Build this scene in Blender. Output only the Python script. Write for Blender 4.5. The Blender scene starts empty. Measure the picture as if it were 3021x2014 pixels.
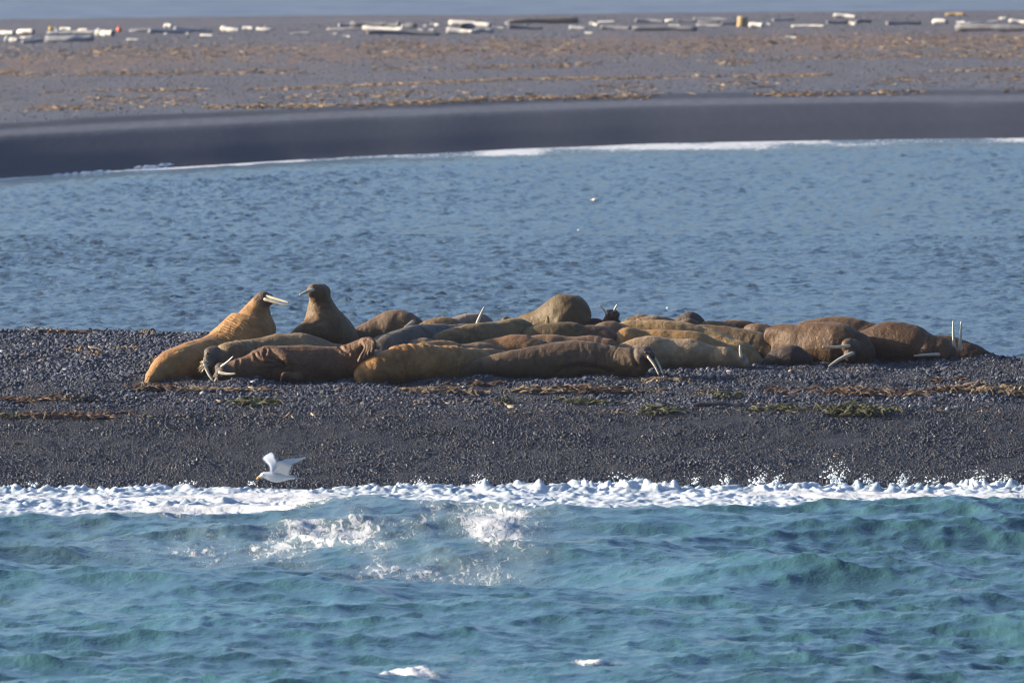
import bpy, math, random
import numpy as np
from mathutils import Vector, Matrix

random.seed(7)
RNG = np.random.default_rng(11)
S = bpy.context.scene
COL = S.collection

# ------------------------------------------------------------------ camera, sky, sun, exposure
FPX = 33567.0                       # focal length in photo pixels (400 mm lens)
CAM = Vector((0.0, 0.0, 10.0))
PITCH = math.atan((1007 + 425) / FPX)
cd = bpy.data.cameras.new('camera'); cam = bpy.data.objects.new('camera', cd); COL.objects.link(cam)
cd.lens = 36.0 * FPX / 3021.0; cd.sensor_width = 36.0
cd.clip_start = 1.0; cd.clip_end = 30000.0
cam.location = CAM; cam.rotation_euler = (math.pi / 2 - PITCH, 0, 0)
cd.dof.use_dof = True; cd.dof.focus_distance = 186.0; cd.dof.aperture_fstop = 4.6
S.camera = cam

HAZE = 0.00005                      # thickness of the air haze
SUN_EL = math.radians(17.0)
SUN_AZ = math.radians(9.0)          # how far the sun stands behind the left-hand side
sdir = Vector((-math.cos(SUN_EL) * math.cos(SUN_AZ), math.cos(SUN_EL) * math.sin(SUN_AZ), math.sin(SUN_EL)))
w = bpy.data.worlds.new('World'); S.world = w; w.use_nodes = True
nt = w.node_tree; nt.nodes.clear()
out = nt.nodes.new('ShaderNodeOutputWorld'); bg = nt.nodes.new('ShaderNodeBackground'); sky = nt.nodes.new('ShaderNodeTexSky')
sky.sky_type = 'NISHITA'; sky.sun_disc = False
sky.sun_elevation = SUN_EL
sky.sun_rotation = math.atan2(sdir.x, sdir.y)
sky.altitude = 0; sky.air_density = 1.0; sky.dust_density = 5.0; sky.ozone_density = 5.0
bg.inputs['Strength'].default_value = 0.105
nt.links.new(sky.outputs[0], bg.inputs[0]); nt.links.new(bg.outputs[0], out.inputs[0])
sl = bpy.data.lights.new('sun', 'SUN'); so = bpy.data.objects.new('sun', sl); COL.objects.link(so)
sl.energy = 5.0; sl.angle = math.radians(0.5); sl.color = (1.0, 0.84, 0.64)
so.rotation_euler = (-sdir).to_track_quat('-Z', 'Y').to_euler(); so.location = (-60, 200, 40)
S.view_settings.view_transform = 'Standard'; S.view_settings.look = 'None'
S.view_settings.gamma = 1.0; S.view_settings.use_curve_mapping = False
S.view_settings.exposure = 1.72
S.render.engine = 'CYCLES'
S.cycles.use_denoising = True
S.cycles.max_bounces = 6
S.cycles.filter_width = 1.15

# ------------------------------------------------------------------ helpers
def ray(px, py):
    a = (px - 1510.5) / FPX; b = (py - 1007.0) / FPX
    f = Vector((0, math.cos(PITCH), -math.sin(PITCH))); u = Vector((0, math.sin(PITCH), math.cos(PITCH)))
    return f + Vector((1, 0, 0)) * a - u * b

def P(px, py, Y):
    """point on the plane at distance Y that the photo shows at this pixel"""
    d = ray(px, py); return CAM + d * (Y / d.y)

def _hash(ix, iy, iz, seed):
    h = (ix.astype(np.int64) * 374761393 + iy.astype(np.int64) * 668265263 + iz.astype(np.int64) * 2147483647 + seed * 1274126177) & 0xFFFFFFFF
    h = ((h ^ (h >> 13)) * 1274126177) & 0xFFFFFFFF
    h = ((h ^ (h >> 16)) * 2246822519) & 0xFFFFFFFF
    h = h ^ (h >> 15)
    return (h & 0xFFFF) / 32767.5 - 1.0

def noise(x, y, z=0.0, seed=0):
    x, y, z = np.broadcast_arrays(np.asarray(x, float), np.asarray(y, float), np.asarray(z, float))
    ix, iy, iz = np.floor(x), np.floor(y), np.floor(z)
    fx, fy, fz = x - ix, y - iy, z - iz
    ux, uy, uz = [t * t * t * (t * (t * 6 - 15) + 10) for t in (fx, fy, fz)]
    r = 0.0
    for a in (0, 1):
        for b in (0, 1):
            for c in (0, 1):
                wgt = (ux if a else 1 - ux) * (uy if b else 1 - uy) * (uz if c else 1 - uz)
                r = r + wgt * _hash(ix + a, iy + b, iz + c, seed)
    return r

def fbm(x, y, z=0.0, seed=0, oct=4, gain=0.5):
    r = 0.0; a = 1.0; x = np.asarray(x, float); y = np.asarray(y, float); z = np.asarray(z, float)
    x, y = x * .83 - y * .56, x * .56 + y * .83
    for k in range(oct):
        r = r + a * noise(x, y, z, seed + k * 17); a *= gain
        x, y, z = (x * .79 - y * .61) * 2.03 + 3.7, (x * .61 + y * .79) * 2.03 + 1.3, z * 2.03
    return r

def sstep(a, b, x):
    t = np.clip((np.asarray(x, float) - a) / (b - a), 0, 1); return t * t * (3 - 2 * t)

def mesh_obj(name, verts, faces, mat, smooth=True, parent=None):
    m = bpy.data.meshes.new(name); m.from_pydata([tuple(v) for v in verts], [], faces); m.update()
    o = bpy.data.objects.new(name, m); COL.objects.link(o)
    if mat: m.materials.append(mat)
    if smooth: m.polygons.foreach_set('use_smooth', np.ones(len(m.polygons), bool))
    if parent: o.parent = parent
    return o

def grid_obj(name, X, Y, Z, mat, kind=None):
    """structured grid (rows, cols) -> one mesh, built fast"""
    r, c = X.shape
    co = np.stack([X, Y, Z], -1).reshape(-1, 3).astype(np.float32)
    i = np.arange(r * c).reshape(r, c)
    q = np.stack([i[:-1, :-1], i[:-1, 1:], i[1:, 1:], i[1:, :-1]], -1).reshape(-1, 4)
    m = bpy.data.meshes.new(name)
    m.vertices.add(len(co)); m.vertices.foreach_set('co', co.ravel())
    m.loops.add(q.size); m.loops.foreach_set('vertex_index', q.ravel().astype(np.int32))
    m.polygons.add(len(q)); m.polygons.foreach_set('loop_start', np.arange(0, q.size, 4, dtype=np.int32))
    m.polygons.foreach_set('use_smooth', np.ones(len(q), bool))
    m.update(calc_edges=True); m.validate()
    m.materials.append(mat)
    o = bpy.data.objects.new(name, m); COL.objects.link(o)
    if kind: o['kind'] = kind
    return o

def fattr(o, name, v):
    a = o.data.attributes.new(name, 'FLOAT', 'POINT'); a.data.foreach_set('value', np.asarray(v, np.float32).ravel())

def tag(o, label, cat, group=None):
    o['label'] = label; o['category'] = cat
    if group: o['group'] = group
    return o

# ------------------------------------------------------------------ materials
def new_mat(name):
    m = bpy.data.materials.new(name); m.use_nodes = True
    n = m.node_tree; n.nodes.clear()
    o = n.nodes.new('ShaderNodeOutputMaterial'); b = n.nodes.new('ShaderNodeBsdfPrincipled')
    n.links.new(b.outputs[0], o.inputs[0])
    return m, n, b

def N(n, t, **kw):
    x = n.nodes.new(t)
    for k, v in kw.items(): setattr(x, k, v)
    return x

def tex_noise(n, vec, scale, detail=4, rough=0.55, dist=0.0):
    t = N(n, 'ShaderNodeTexNoise'); t.inputs['Scale'].default_value = scale; t.inputs['Detail'].default_value = detail
    t.inputs['Roughness'].default_value = rough; t.inputs['Distortion'].default_value = dist
    if vec is not None: n.links.new(vec, t.inputs['Vector'])
    return t

def scaled_pos(n, sx, sy, sz, obj=False):
    g = N(n, 'ShaderNodeTexCoord') if obj else N(n, 'ShaderNodeNewGeometry')
    mp = N(n, 'ShaderNodeMapping'); mp.inputs['Scale'].default_value = (sx, sy, sz)
    n.links.new(g.outputs['Object' if obj else 'Position'], mp.inputs['Vector'])
    return mp.outputs[0]

def ramp(n, fac, stops):
    r = N(n, 'ShaderNodeValToRGB'); e = r.color_ramp.elements
    while len(e) < len(stops): e.new(0.5)
    for k, (p, c) in enumerate(stops):
        e[k].position = p; e[k].color = (c[0], c[1], c[2], 1)
    n.links.new(fac, r.inputs[0]); return r.outputs[0]

def ramp_fac(n, f, a, b):
    mr = N(n, 'ShaderNodeMapRange'); mr.inputs['From Min'].default_value = a; mr.inputs['From Max'].default_value = b
    n.links.new(f, mr.inputs['Value']); return mr.outputs[0]

def mixc(n, fac, a, b, mode='MIX'):
    x = N(n, 'ShaderNodeMix', data_type='RGBA', blend_type=mode)
    for s, v in ((0, fac), (6, a), (7, b)):
        if isinstance(v, (int, float)): x.inputs[s].default_value = v
        elif isinstance(v, tuple): x.inputs[s].default_value = (v[0], v[1], v[2], 1)
        else: n.links.new(v, x.inputs[s])
    return x.outputs[2]

def math_n(n, op, a, b=None, clamp=False):
    x = N(n, 'ShaderNodeMath', operation=op, use_clamp=clamp)
    for s, v in ((0, a), (1, b)):
        if v is None: continue
        if isinstance(v, (int, float)): x.inputs[s].default_value = v
        else: n.links.new(v, x.inputs[s])
    return x.outputs[0]

def bump(n, b, height, strength, dist):
    x = N(n, 'ShaderNodeBump'); x.inputs['Strength'].default_value = strength; x.inputs['Distance'].default_value = dist
    n.links.new(height, x.inputs['Height']); n.links.new(x.outputs[0], b.inputs['Normal'])

def attr(n, name):
    a = N(n, 'ShaderNodeAttribute'); a.attribute_name = name; return a

def water_mat(name, base, rough, rip, rdist, foam_scale=(4.2, .62, 5.0)):
    m, n, b = new_mat(name)
    f = attr(n, 'foam')
    fn = tex_noise(n, scaled_pos(n, *foam_scale), 2.4, 8, 0.66, 0.9)
    # foam shows where the noise rises above a level that sinks with the local amount of foam
    q = math_n(n, 'ADD', fn.outputs['Fac'], math_n(n, 'MULTIPLY', f.outputs['Fac'], .42))
    mk = math_n(n, 'MULTIPLY', math_n(n, 'SUBTRACT', q, .71), 7.0, True)
    mk = math_n(n, 'MULTIPLY', mk, math_n(n, 'MULTIPLY', f.outputs['Fac'], 4.0, True))
    mk = math_n(n, 'MAXIMUM', mk, math_n(n, 'MULTIPLY', f.outputs['Fac'], .32, True))
    vn = tex_noise(n, scaled_pos(n, .25, .09, .25), 1.0, 3)
    col = ramp(n, vn.outputs['Fac'], [(0.3, tuple(c * 0.75 for c in base)), (0.7, tuple(min(1, c * 1.3) for c in base))])
    n.links.new(mixc(n, mk, col, (0.37, 0.385, 0.40)), b.inputs['Base Color'])
    ro = N(n, 'ShaderNodeMix', data_type='FLOAT'); ro.inputs[2].default_value = rough; ro.inputs[3].default_value = 0.7
    n.links.new(mk, ro.inputs[0]); n.links.new(ro.outputs[0], b.inputs['Roughness'])
    b.inputs['IOR'].default_value = 1.33
    r1 = tex_noise(n, scaled_pos(n, 1, .75, 1), rip, 4, 0.6)
    hh = math_n(n, 'ADD', r1.outputs['Fac'], math_n(n, 'MULTIPLY', mk, 0.6))
    bump(n, b, hh, 1.0, rdist)
    return m

M_SEA = water_mat('sea_water', (0.023, 0.064, 0.073), 0.05, 9, 0.022)
M_CHAN = water_mat('channel_water', (0.028, 0.046, 0.058), 0.08, 6.0, 0.04, (1.5, .35, 1.5))
M_FAR = water_mat('far_water', (0.060, 0.062, 0.072), 0.3, 1.2, 0.06, (1, .3, 1))

def foam_mat():
    m, n, b = new_mat('sea_foam')
    t = tex_noise(n, scaled_pos(n, 1, .5, 1), 9, 5, .6); t3 = tex_noise(n, scaled_pos(n, 1, .45, 1), 1.7, 5, .62)
    c = ramp(n, t.outputs['Fac'], [(0.25, (.25, .285, .33)), (0.6, (.36, .385, .41))])
    n.links.new(mixc(n, ramp_fac(n, t3.outputs['Fac'], .46, .66), c, (.15, .205, .235)), b.inputs['Base Color'])
    b.inputs['Roughness'].default_value = 0.6
    b.inputs['Subsurface Weight'].default_value = .7; b.inputs['Subsurface Radius'].default_value = (.10, .12, .14); b.inputs['Subsurface Scale'].default_value = 1.0
    t2 = tex_noise(n, scaled_pos(n, 1, .7, 1), 24, 4, .65)
    bump(n, b, t2.outputs['Fac'], 0.4, 0.02)
    return m
M_FOAM = foam_mat()

def ground_near():
    m, n, b = new_mat('dark_gravel_bed')
    t = tex_noise(n, scaled_pos(n, 1, 1, 1), 14, 5, .7); t2 = tex_noise(n, scaled_pos(n, 1, .6, 1), 1.3, 3)
    c = ramp(n, t.outputs['Fac'], [(0.3, (.008, .009, .011)), (0.55, (.020, .022, .027)), (0.8, (.040, .042, .048))])
    wet_shade = attr(n, 'wet_shade')
    c = mixc(n, wet_shade.outputs['Fac'], c, mixc(n, 0.5, c, (.009, .010, .013)))
    n.links.new(mixc(n, math_n(n, 'MULTIPLY', t2.outputs['Fac'], 0.3), c, (.014, .015, .018)), b.inputs['Base Color'])
    ro = N(n, 'ShaderNodeMapRange'); ro.inputs['To Min'].default_value = .9; ro.inputs['To Max'].default_value = .5; b.inputs['Specular IOR Level'].default_value = .25
    n.links.new(wet_shade.outputs['Fac'], ro.inputs['Value']); n.links.new(ro.outputs[0], b.inputs['Roughness'])
    bump(n, b, t.outputs['Fac'], 1.0, 0.06)
    return m
M_BED = ground_near()

def pebble_mat():
    m, n, b = new_mat('wet_and_dry_pebbles')
    oi = N(n, 'ShaderNodeObjectInfo')
    c = ramp(n, oi.outputs['Random'], [(0.0, (.008, .010, .015)), (.4, (.015, .019, .029)), (.75, (.027, .033, .047)), (.9, (.042, .050, .066)), (.965, (.075, .075, .080)), (.99, (.15, .14, .13)), (1.0, (.24, .23, .22))])
    t = tex_noise(n, scaled_pos(n, 1, 1, 1), 40, 3)
    c = mixc(n, 0.35, c, mixc(n, 1.0, c, t.outputs['Color'], 'MULTIPLY'))
    g = N(n, 'ShaderNodeNewGeometry'); sp = N(n, 'ShaderNodeSeparateXYZ'); n.links.new(g.outputs['Position'], sp.inputs[0])
    mr = N(n, 'ShaderNodeMapRange', interpolation_type='SMOOTHSTEP'); mr.inputs['From Min'].default_value = 186.6; mr.inputs['From Max'].default_value = 188.4
    n.links.new(sp.outputs[1], mr.inputs['Value'])
    dry = mr.outputs[0]
    n.links.new(mixc(n, dry, mixc(n, 1.0, c, (.29, .31, .37), 'MULTIPLY'), mixc(n, 1.0, c, (1.38, 1.42, 1.55), 'MULTIPLY')), b.inputs['Base Color'])
    ro = N(n, 'ShaderNodeMapRange'); ro.inputs['To Min'].default_value = .42; ro.inputs['To Max'].default_value = .8
    b.inputs['Specular IOR Level'].default_value = .32
    n.links.new(dry, ro.inputs['Value']); n.links.new(ro.outputs[0], b.inputs['Roughness'])
    return m
M_PEB = pebble_mat()

def ground_far():
    m, n, b = new_mat('far_gravel')
    t = tex_noise(n, scaled_pos(n, 1, .10, 1), 3.0, 6, .7); t2 = tex_noise(n, scaled_pos(n, .16, .07, 1), 1.0, 4)
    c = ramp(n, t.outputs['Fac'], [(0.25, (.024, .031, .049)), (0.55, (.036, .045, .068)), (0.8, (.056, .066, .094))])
    wr = attr(n, 'wrack'); t3 = tex_noise(n, scaled_pos(n, .8, .12, 1), 1.6, 5, .7)
    f = math_n(n, 'MULTIPLY', wr.outputs['Fac'], math_n(n, 'MULTIPLY', math_n(n, 'SUBTRACT', t3.outputs['Fac'], .36), 5.0, True), True)
    c = mixc(n, f, c, (.085, .052, .036))
    wet_shade = attr(n, 'wet_shade')
    c = mixc(n, wet_shade.outputs['Fac'], c, mixc(n, 0.35, mixc(n, 1.0, c, (.47, .48, .56), 'MULTIPLY'), (.010, .011, .016)))
    n.links.new(c, b.inputs['Base Color'])
    ro = N(n, 'ShaderNodeMapRange'); ro.inputs['To Min'].default_value = .95; ro.inputs['To Max'].default_value = .8; b.inputs['Specular IOR Level'].default_value = .2
    n.links.new(wet_shade.outputs['Fac'], ro.inputs['Value']); n.links.new(ro.outputs[0], b.inputs['Roughness'])
    bump(n, b, t.outputs['Fac'], 0.25, 0.06)
    return m
M_FGR = ground_far()

def debris_mat(name, stops, rough=.85):
    m, n, b = new_mat(name)
    oi = N(n, 'ShaderNodeObjectInfo')
    n.links.new(ramp(n, oi.outputs['Random'], stops), b.inputs['Base Color']); b.inputs['Roughness'].default_value = rough
    return m
M_FDEB = debris_mat('dry_wrack', [(0, (.06, .033, .02)), (.35, (.13, .075, .038)), (.7, (.22, .15, .075)), (1, (.30, .23, .14))])
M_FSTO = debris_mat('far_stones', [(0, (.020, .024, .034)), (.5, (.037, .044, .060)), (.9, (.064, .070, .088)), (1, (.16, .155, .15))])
M_NDEB = debris_mat('weed_scraps', [(0, (.025, .014, .008)), (.35, (.075, .038, .016)), (.7, (.145, .09, .044)), (.9, (.22, .17, .11)), (1, (.05, .05, .012))], .6)

def skin_mat():
    m, n, b = new_mat('walrus_hide')
    a = attr(n, 'skin')
    v = scaled_pos(n, 1, 1, 1, True)
    t1 = tex_noise(n, v, 3.2, 5, .6, .6); t2 = tex_noise(n, v, 13, 5, .65); t3 = tex_noise(n, v, 60, 3, .6)
    c = mixc(n, ramp_fac(n, t1.outputs['Fac'], .40, .66), a.outputs['Color'], mixc(n, 1.0, a.outputs['Color'], (.60, .52, .42), 'MULTIPLY'))
    c = mixc(n, ramp_fac(n, t2.outputs['Fac'], .50, .76), c, mixc(n, 1.0, c, (1.55, 1.45, 1.38), 'MULTIPLY'))
    n.links.new(c, b.inputs['Base Color']); b.inputs['Roughness'].default_value = .6
    b.inputs['Specular IOR Level'].default_value = .22
    b.inputs['Sheen Weight'].default_value = .05; b.inputs['Sheen Roughness'].default_value = .35
    b.inputs['Sheen Tint'].default_value = (1, .9, .75, 1)
    t4 = tex_noise(n, v, 7, 3, .5, 2.2)
    h = math_n(n, 'ADD', math_n(n, 'ADD', math_n(n, 'MULTIPLY', t2.outputs['Fac'], .8), math_n(n, 'MULTIPLY', t4.outputs['Fac'], 1.0)), math_n(n, 'MULTIPLY', t3.outputs['Fac'], .35))
    bump(n, b, h, .55, .03)
    return m
M_SKIN = skin_mat()

def simple(name, c1, c2, scale=20, rough=.5, stretch=(1, 1, 1), bd=0.01):
    m, n, b = new_mat(name)
    t = tex_noise(n, scaled_pos(n, *stretch, obj=True), scale, 5, .65)
    n.links.new(ramp(n, t.outputs['Fac'], [(.3, c1), (.7, c2)]), b.inputs['Base Color']); b.inputs['Roughness'].default_value = rough
    if bd: bump(n, b, t.outputs['Fac'], .6, bd)
    return m
M_TUSK = simple('ivory', (.28, .24, .165), (.44, .40, .31), 14, .35, (1, 1, 1), .004)
M_HAIR = simple('whisker_bristle', (.45, .36, .22), (.62, .52, .34), 10, .5, bd=0)
M_EYE = simple('dark_eye', (.01, .008, .006), (.02, .016, .012), 10, .15, bd=0)
M_WOODP = simple('bleached_wood', (.28, .27, .25), (.48, .46, .42), 3.0, .8, (.35, 3, 3), .03)
M_WOODG = simple('shaded_wood', (.14, .145, .155), (.26, .26, .265), 3.0, .85, (.35, 3, 3), .03)  # same wood as the bleached logs, with shade put into its colour
M_WOODD = simple('dark_wet_wood', (.055, .056, .065), (.13, .13, .14), 3.0, .8, (.35, 3, 3), .03)
M_WOODB = simple('brown_bark', (.07, .052, .038), (.15, .11, .075), 3.0, .9, (.35, 3, 3), .03)
M_WOODY = simple('ochre_wood', (.20, .13, .05), (.30, .21, .09), 4.0, .8, (2, 2, .5), .03)
M_ENDG = simple('cut_end_grain', (.34, .31, .26), (.50, .46, .40), 6.0, .85, bd=.01)
M_DARKEND = simple('dark_end', (.012, .012, .014), (.03, .03, .032), 6.0, .9, bd=.01)  # near-black tone for some log ends
M_ORANGE = simple('orange_float', (.50, .07, .02), (.56, .10, .03), 4, .4, bd=0)
M_YELLOW = simple('yellow_float', (.45, .26, .02), (.50, .32, .04), 4, .4, bd=0)
M_KBROWN = simple('brown_kelp', (.028, .015, .008), (.10, .052, .022), 9, .45)
M_KSTRAW = simple('dry_straw_kelp', (.075, .046, .022), (.17, .125, .075), 9, .7)
M_KGREEN = simple('olive_weed', (.016, .018, .004), (.07, .066, .012), 9, .5)
M_KDARK = simple('black_kelp_stalk', (.010, .009, .008), (.035, .026, .018), 9, .4)
M_WHITE = simple('white_plumage', (.29, .325, .365), (.40, .43, .46), 12, .7, bd=.002)
M_BEAK = simple('yellow_bill', (.40, .22, .02), (.48, .28, .04), 20, .4, bd=0)
M_FLECK = simple('cream_foam_fleck', (.46, .43, .36), (.56, .54, .50), 20, .6)

# ------------------------------------------------------------------ terrain functions
def near_full(x, y):
    x = np.asarray(x, float); y = np.asarray(y, float)
    yl = [100, 176, 179.3, 180.6, 184, 187.5, 190.5, 192, 194, 200, 202.6, 205.5, 212, 217, 300]
    zl = [-4, -.55, .02, .115, .41, .86, 1.15, 1.25, 1.35, 1.50, 1.545, 1.25, .0, -.7, -3]
    yr = [100, 176, 179.3, 180.6, 184, 187.5, 190.5, 192, 194, 195.6, 197, 199, 203, 208, 300]
    zr = [-4, -.55, .02, .115, .41, .86, 1.15, 1.25, 1.352, 1.34, 1.22, .9, .0, -.7, -3]
    k = sstep(-5.6, -2.2, x)
    z = np.interp(y, yl, zl) * (1 - k) + np.interp(y, yr, zr) * k
    top = sstep(186.5, 189.5, y)
    z = z + top * (.055 * fbm(x * .55, y * .30, 3, 5, 3) + .022 * fbm(x * 2.2, y * 1.0, 1, 9, 3))
    z = z + (1 - top) * sstep(180, 182.5, y) * .02 * fbm(x * .9, y * .8, 0, 13, 3)
    # scuffed hollows and banks of shingle pushed up by the animals
    z = z + .07 * sstep(190.2, 190.7, y) * (1 - sstep(191.2, 191.9, y)) * (fbm(x * 1.3, y * .9, 8, 21, 3) * .9)
    # a low heap of shingle in front of the two middle animals
    z = z + .11 * np.exp(-((x + .55) / .34) ** 2 - ((y - 191.15) / .35) ** 2)
    return z

XS = np.array([-15.9, -4.66, 0.0, 5.8, 18.2]); YS = np.array([352.0, 381.0, 387.0, 395.0, 404.0])
PC = np.polyfit(XS, YS, 2)
def far_shore(x):
    x = np.asarray(x, float)
    y = np.polyval(PC, np.clip(x, -20, 24))
    y = y + np.minimum(x + 20, 0) * 1.9 + np.maximum(x - 24, 0) * .5
    return y + .5 * np.sin(x * .35) + .5 * noise(x * .4, 0, 0, 3)
def far_full(x, y):
    x = np.asarray(x, float); y = np.asarray(y, float)
    d = y - far_shore(x); e = np.interp(x, [-26, 0, 28], [592, 612, 628]) + 3 * noise(x * .12, 0, 0, 6) - y   # distance to the back edge
    z = np.interp(d, [-60, -8, 0, 4, 10, 17, 19, 40, 100, 240], [-4, -.5, 0, .5, 1.08, 1.17, 1.32, 1.38, 1.42, 1.5])
    on = sstep(16, 22, d) * sstep(2, 10, e)
    z = z + on * (.05 * fbm(x * .25, y * .06, 0, 31, 4) + .02 * fbm(x * 1.4, y * .4, 0, 37, 3))
    return np.minimum(z, np.interp(e, [-60, -12, 0, 3], [-5, -.5, 1.36, 3]))

class Lookup:
    """bilinear table of a terrain function, for many quick heights"""
    def __init__(self, f, x0, x1, dx, y0, y1, dy):
        self.x0, self.y0, self.dx, self.dy = x0, y0, dx, dy
        xs = np.arange(x0, x1 + dx, dx); ys = np.arange(y0, y1 + dy, dy); Yg, Xg = np.meshgrid(ys, xs, indexing='ij')
        self.g = f(Xg, Yg); self.f = f
    def __call__(self, x, y):
        u = np.clip((np.asarray(x, float) - self.x0) / self.dx, 0, self.g.shape[1] - 1.001); v = np.clip((np.asarray(y, float) - self.y0) / self.dy, 0, self.g.shape[0] - 1.001)
        i = u.astype(int); j = v.astype(int); a = u - i; b = v - j; g = self.g
        return (g[j, i] * (1 - a) + g[j, i + 1] * a) * (1 - b) + (g[j + 1, i] * (1 - a) + g[j + 1, i + 1] * a) * b
near_z = Lookup(near_full, -14, 14, .08, 174, 219, .09)
far_z = Lookup(far_full, -40, 40, .4, 325, 690, .8)

def hits(px, py, zf, y0, y1, n=400):
    """first ground points along many pixels' lines of sight"""
    px = np.asarray(px, float); py = np.asarray(py, float)
    a = (px - 1510.5) / FPX; b = (py - 1007.0) / FPX
    dy = math.cos(PITCH) - b * math.sin(PITCH); dz = -math.sin(PITCH) - b * math.cos(PITCH)
    ys = np.linspace(y0, y1, n)[None, :]; t = ys / dy[:, None]
    g = CAM.z + dz[:, None] * t - zf(a[:, None] * t, np.broadcast_to(ys, t.shape))
    k = np.argmax(g <= 0, axis=1); k = np.where((g <= 0).any(1), k, n - 1); k = np.maximum(k, 1); r = np.arange(len(px))
    g0, g1 = g[r, k - 1], g[r, k]; q = np.clip(g0 / (g0 - g1 + 1e-9), 0, 1); yy = ys[0, k - 1] + (ys[0, k] - ys[0, k - 1]) * q
    x = a * yy / dy
    return np.stack([x, yy, zf(x, yy)], -1)
def hit(px, py, zf, y0, y1, n=500):
    return Vector(hits([px], [py], zf, y0, y1, n)[0])

# ------------------------------------------------------------------ water
def ocean(Nn, L, lp, wd, seed, cut, spread=2):
    rg = np.random.default_rng(seed)
    k1 = 2 * np.pi * np.fft.fftfreq(Nn, L / Nn); kx, ky = np.meshgrid(k1, k1, indexing='ij')
    k = np.hypot(kx, ky); k[0, 0] = 1
    kp = 2 * np.pi / lp
    c = (kx * math.cos(wd) + ky * math.sin(wd)) / k
    Pk = np.exp(-1.0 / (k / kp) ** 2) / k ** 4 * (np.abs(c) ** spread * .9 + .1) * np.exp(-(k * cut) ** 2); Pk[0, 0] = 0
    h = np.sqrt(Pk) * (rg.normal(size=k.shape) + 1j * rg.normal(size=k.shape))
    H = np.fft.ifft2(h).real; sd = H.std()
    Dx = np.fft.ifft2(1j * kx / k * h).real / sd; Dy = np.fft.ifft2(1j * ky / k * h).real / sd
    return H / sd, Dx, Dy, L

def sample(A, L, x, y):
    Nn = A.shape[0]; u = (x / L * Nn) % Nn; v = (y / L * Nn) % Nn
    i = np.floor(u).astype(int) % Nn; j = np.floor(v).astype(int) % Nn; fu = u - np.floor(u); fv = v - np.floor(v)
    i2 = (i + 1) % Nn; j2 = (j + 1) % Nn
    return (A[i, j] * (1 - fu) + A[i2, j] * fu) * (1 - fv) + (A[i, j2] * (1 - fu) + A[i2, j2] * fu) * fv

def axis(a, b, step, ext_lo, ext_hi, grow=1.35):
    v = list(np.arange(a, b + 1e-6, step)); s = step
    while v[0] > ext_lo: s *= grow; v.insert(0, v[0] - s)
    s = step
    while v[-1] < ext_hi: s *= grow; v.append(v[-1] + s)
    return np.array(v)

def blob_px(X, Y, px, py, rx, ry, z=0.0):
    """soft patch lying on the water, centre given by its pixel, radii in metres"""
    d = ray(px, py); t = (z - CAM.z) / d.z
    return np.exp(-((X - d.x * t) / rx) ** 2 - ((Y - d.y * t) / ry) ** 2)

# near sea
xs = axis(-12.5, 12.5, .055, -500, 500, 1.6); ys = axis(128, 184.0, .095, -200, 184.0, 1.5)
Y, X = np.meshgrid(ys, xs, indexing='ij')
live = ((np.abs(X) < 13.5) & (Y > 126)).astype(float)
o1 = ocean(512, 61.0, 9.0, math.radians(68), 3, .10, 3); o2 = ocean(512, 19.0, 1.05, math.radians(60), 5, .025, 1.5)
o3 = ocean(512, 11.0, .55, math.radians(50), 6, .02, 1)
shore = 1 - sstep(173.0, 180.0, Y)
a1 = .100 * live * (.3 + .7 * shore); a2 = .0185 * live * (.45 + .55 * shore)
patch = .55 + .75 * (.5 + .5 * noise(X * .16, Y * .07, 0, 77))
a2 = a2 * patch
Z = a1 * sample(o1[0], 61.0, X, Y) + a2 * sample(o2[0], 19.0, X, Y) + .55 * a2 * sample(o3[0], 11.0, X, Y)
ph = (Y - 168.4 + .55 * np.sin(X * .42 + .6) + .10 * X)
sw = np.exp(-(ph / 2.0) ** 2) * (.12 + .13 * sstep(-5.0, -2.0, X) + .09 * noise(X * .25, 3, 0, 8)) * live
ph2 = (Y - 155.5 - .45 * X + .8 * np.sin(X * .5)); sw2 = np.exp(-(ph2 / 2.2) ** 2) * .25 * (.6 + .6 * noise(X * .22, 9, 0, 9)) * live
ph3 = (Y - 143.5 + .2 * X); sw3 = np.exp(-(ph3 / 2.0) ** 2) * .25 * (.6 + .8 * noise(X * .2, 5, 0, 19)) * live
Z = Z + sw + sw2 + sw3
Xd = X + 1.25 * (a1 * sample(o1[1], 61.0, X, Y) + a2 * sample(o2[1], 19.0, X, Y))
Yd = Y + 1.25 * (a1 * sample(o1[2], 61.0, X, Y) + a2 * sample(o2[2], 19.0, X, Y)); Yd = np.minimum(Yd, 184.2)
Z = np.where(Y > 179, np.minimum(Z, .05 + .02 * np.sin(X)), Z)
foam = .88 * blob_px(X, Y, 1260, 1625, 2.0, 6.0) + .5 * blob_px(X, Y, 1470, 1585, .7, 2.2) + .45 * blob_px(X, Y, 850, 1610, 2.0, 4.0) + .26 * blob_px(X, Y, 350, 1600, 2.0, 3.0) + .2 * blob_px(X, Y, 150, 1790, 2.0, 3.0)
foam = foam * (.65 + .8 * fbm(X * .9 + .12 * Y, Y * .22, 0, 44, 3))
Z = Z + .030 * np.clip(foam * 1.6, 0, 1) * np.clip(fbm(X * 2.6 + .3 * Y, Y * .7, 0, 53, 4), 0, 1) * live
cap = np.maximum(1.6 * blob_px(X, Y, 1180, 2004, .42, .55), .9 * blob_px(X, Y, 1755, 1946, .35, .5))
cap = cap + .5 * blob_px(X, Y, 2410, 1790, .2, .4) + .5 * blob_px(X, Y, 2820, 1755, .16, .3)
Z = Z + .05 * np.clip(cap, 0, 1) * (1.2 + fbm(X * 6, Y * 3, 0, 51, 3)) * live 
foam = np.maximum(foam, cap * 1.4)
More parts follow.
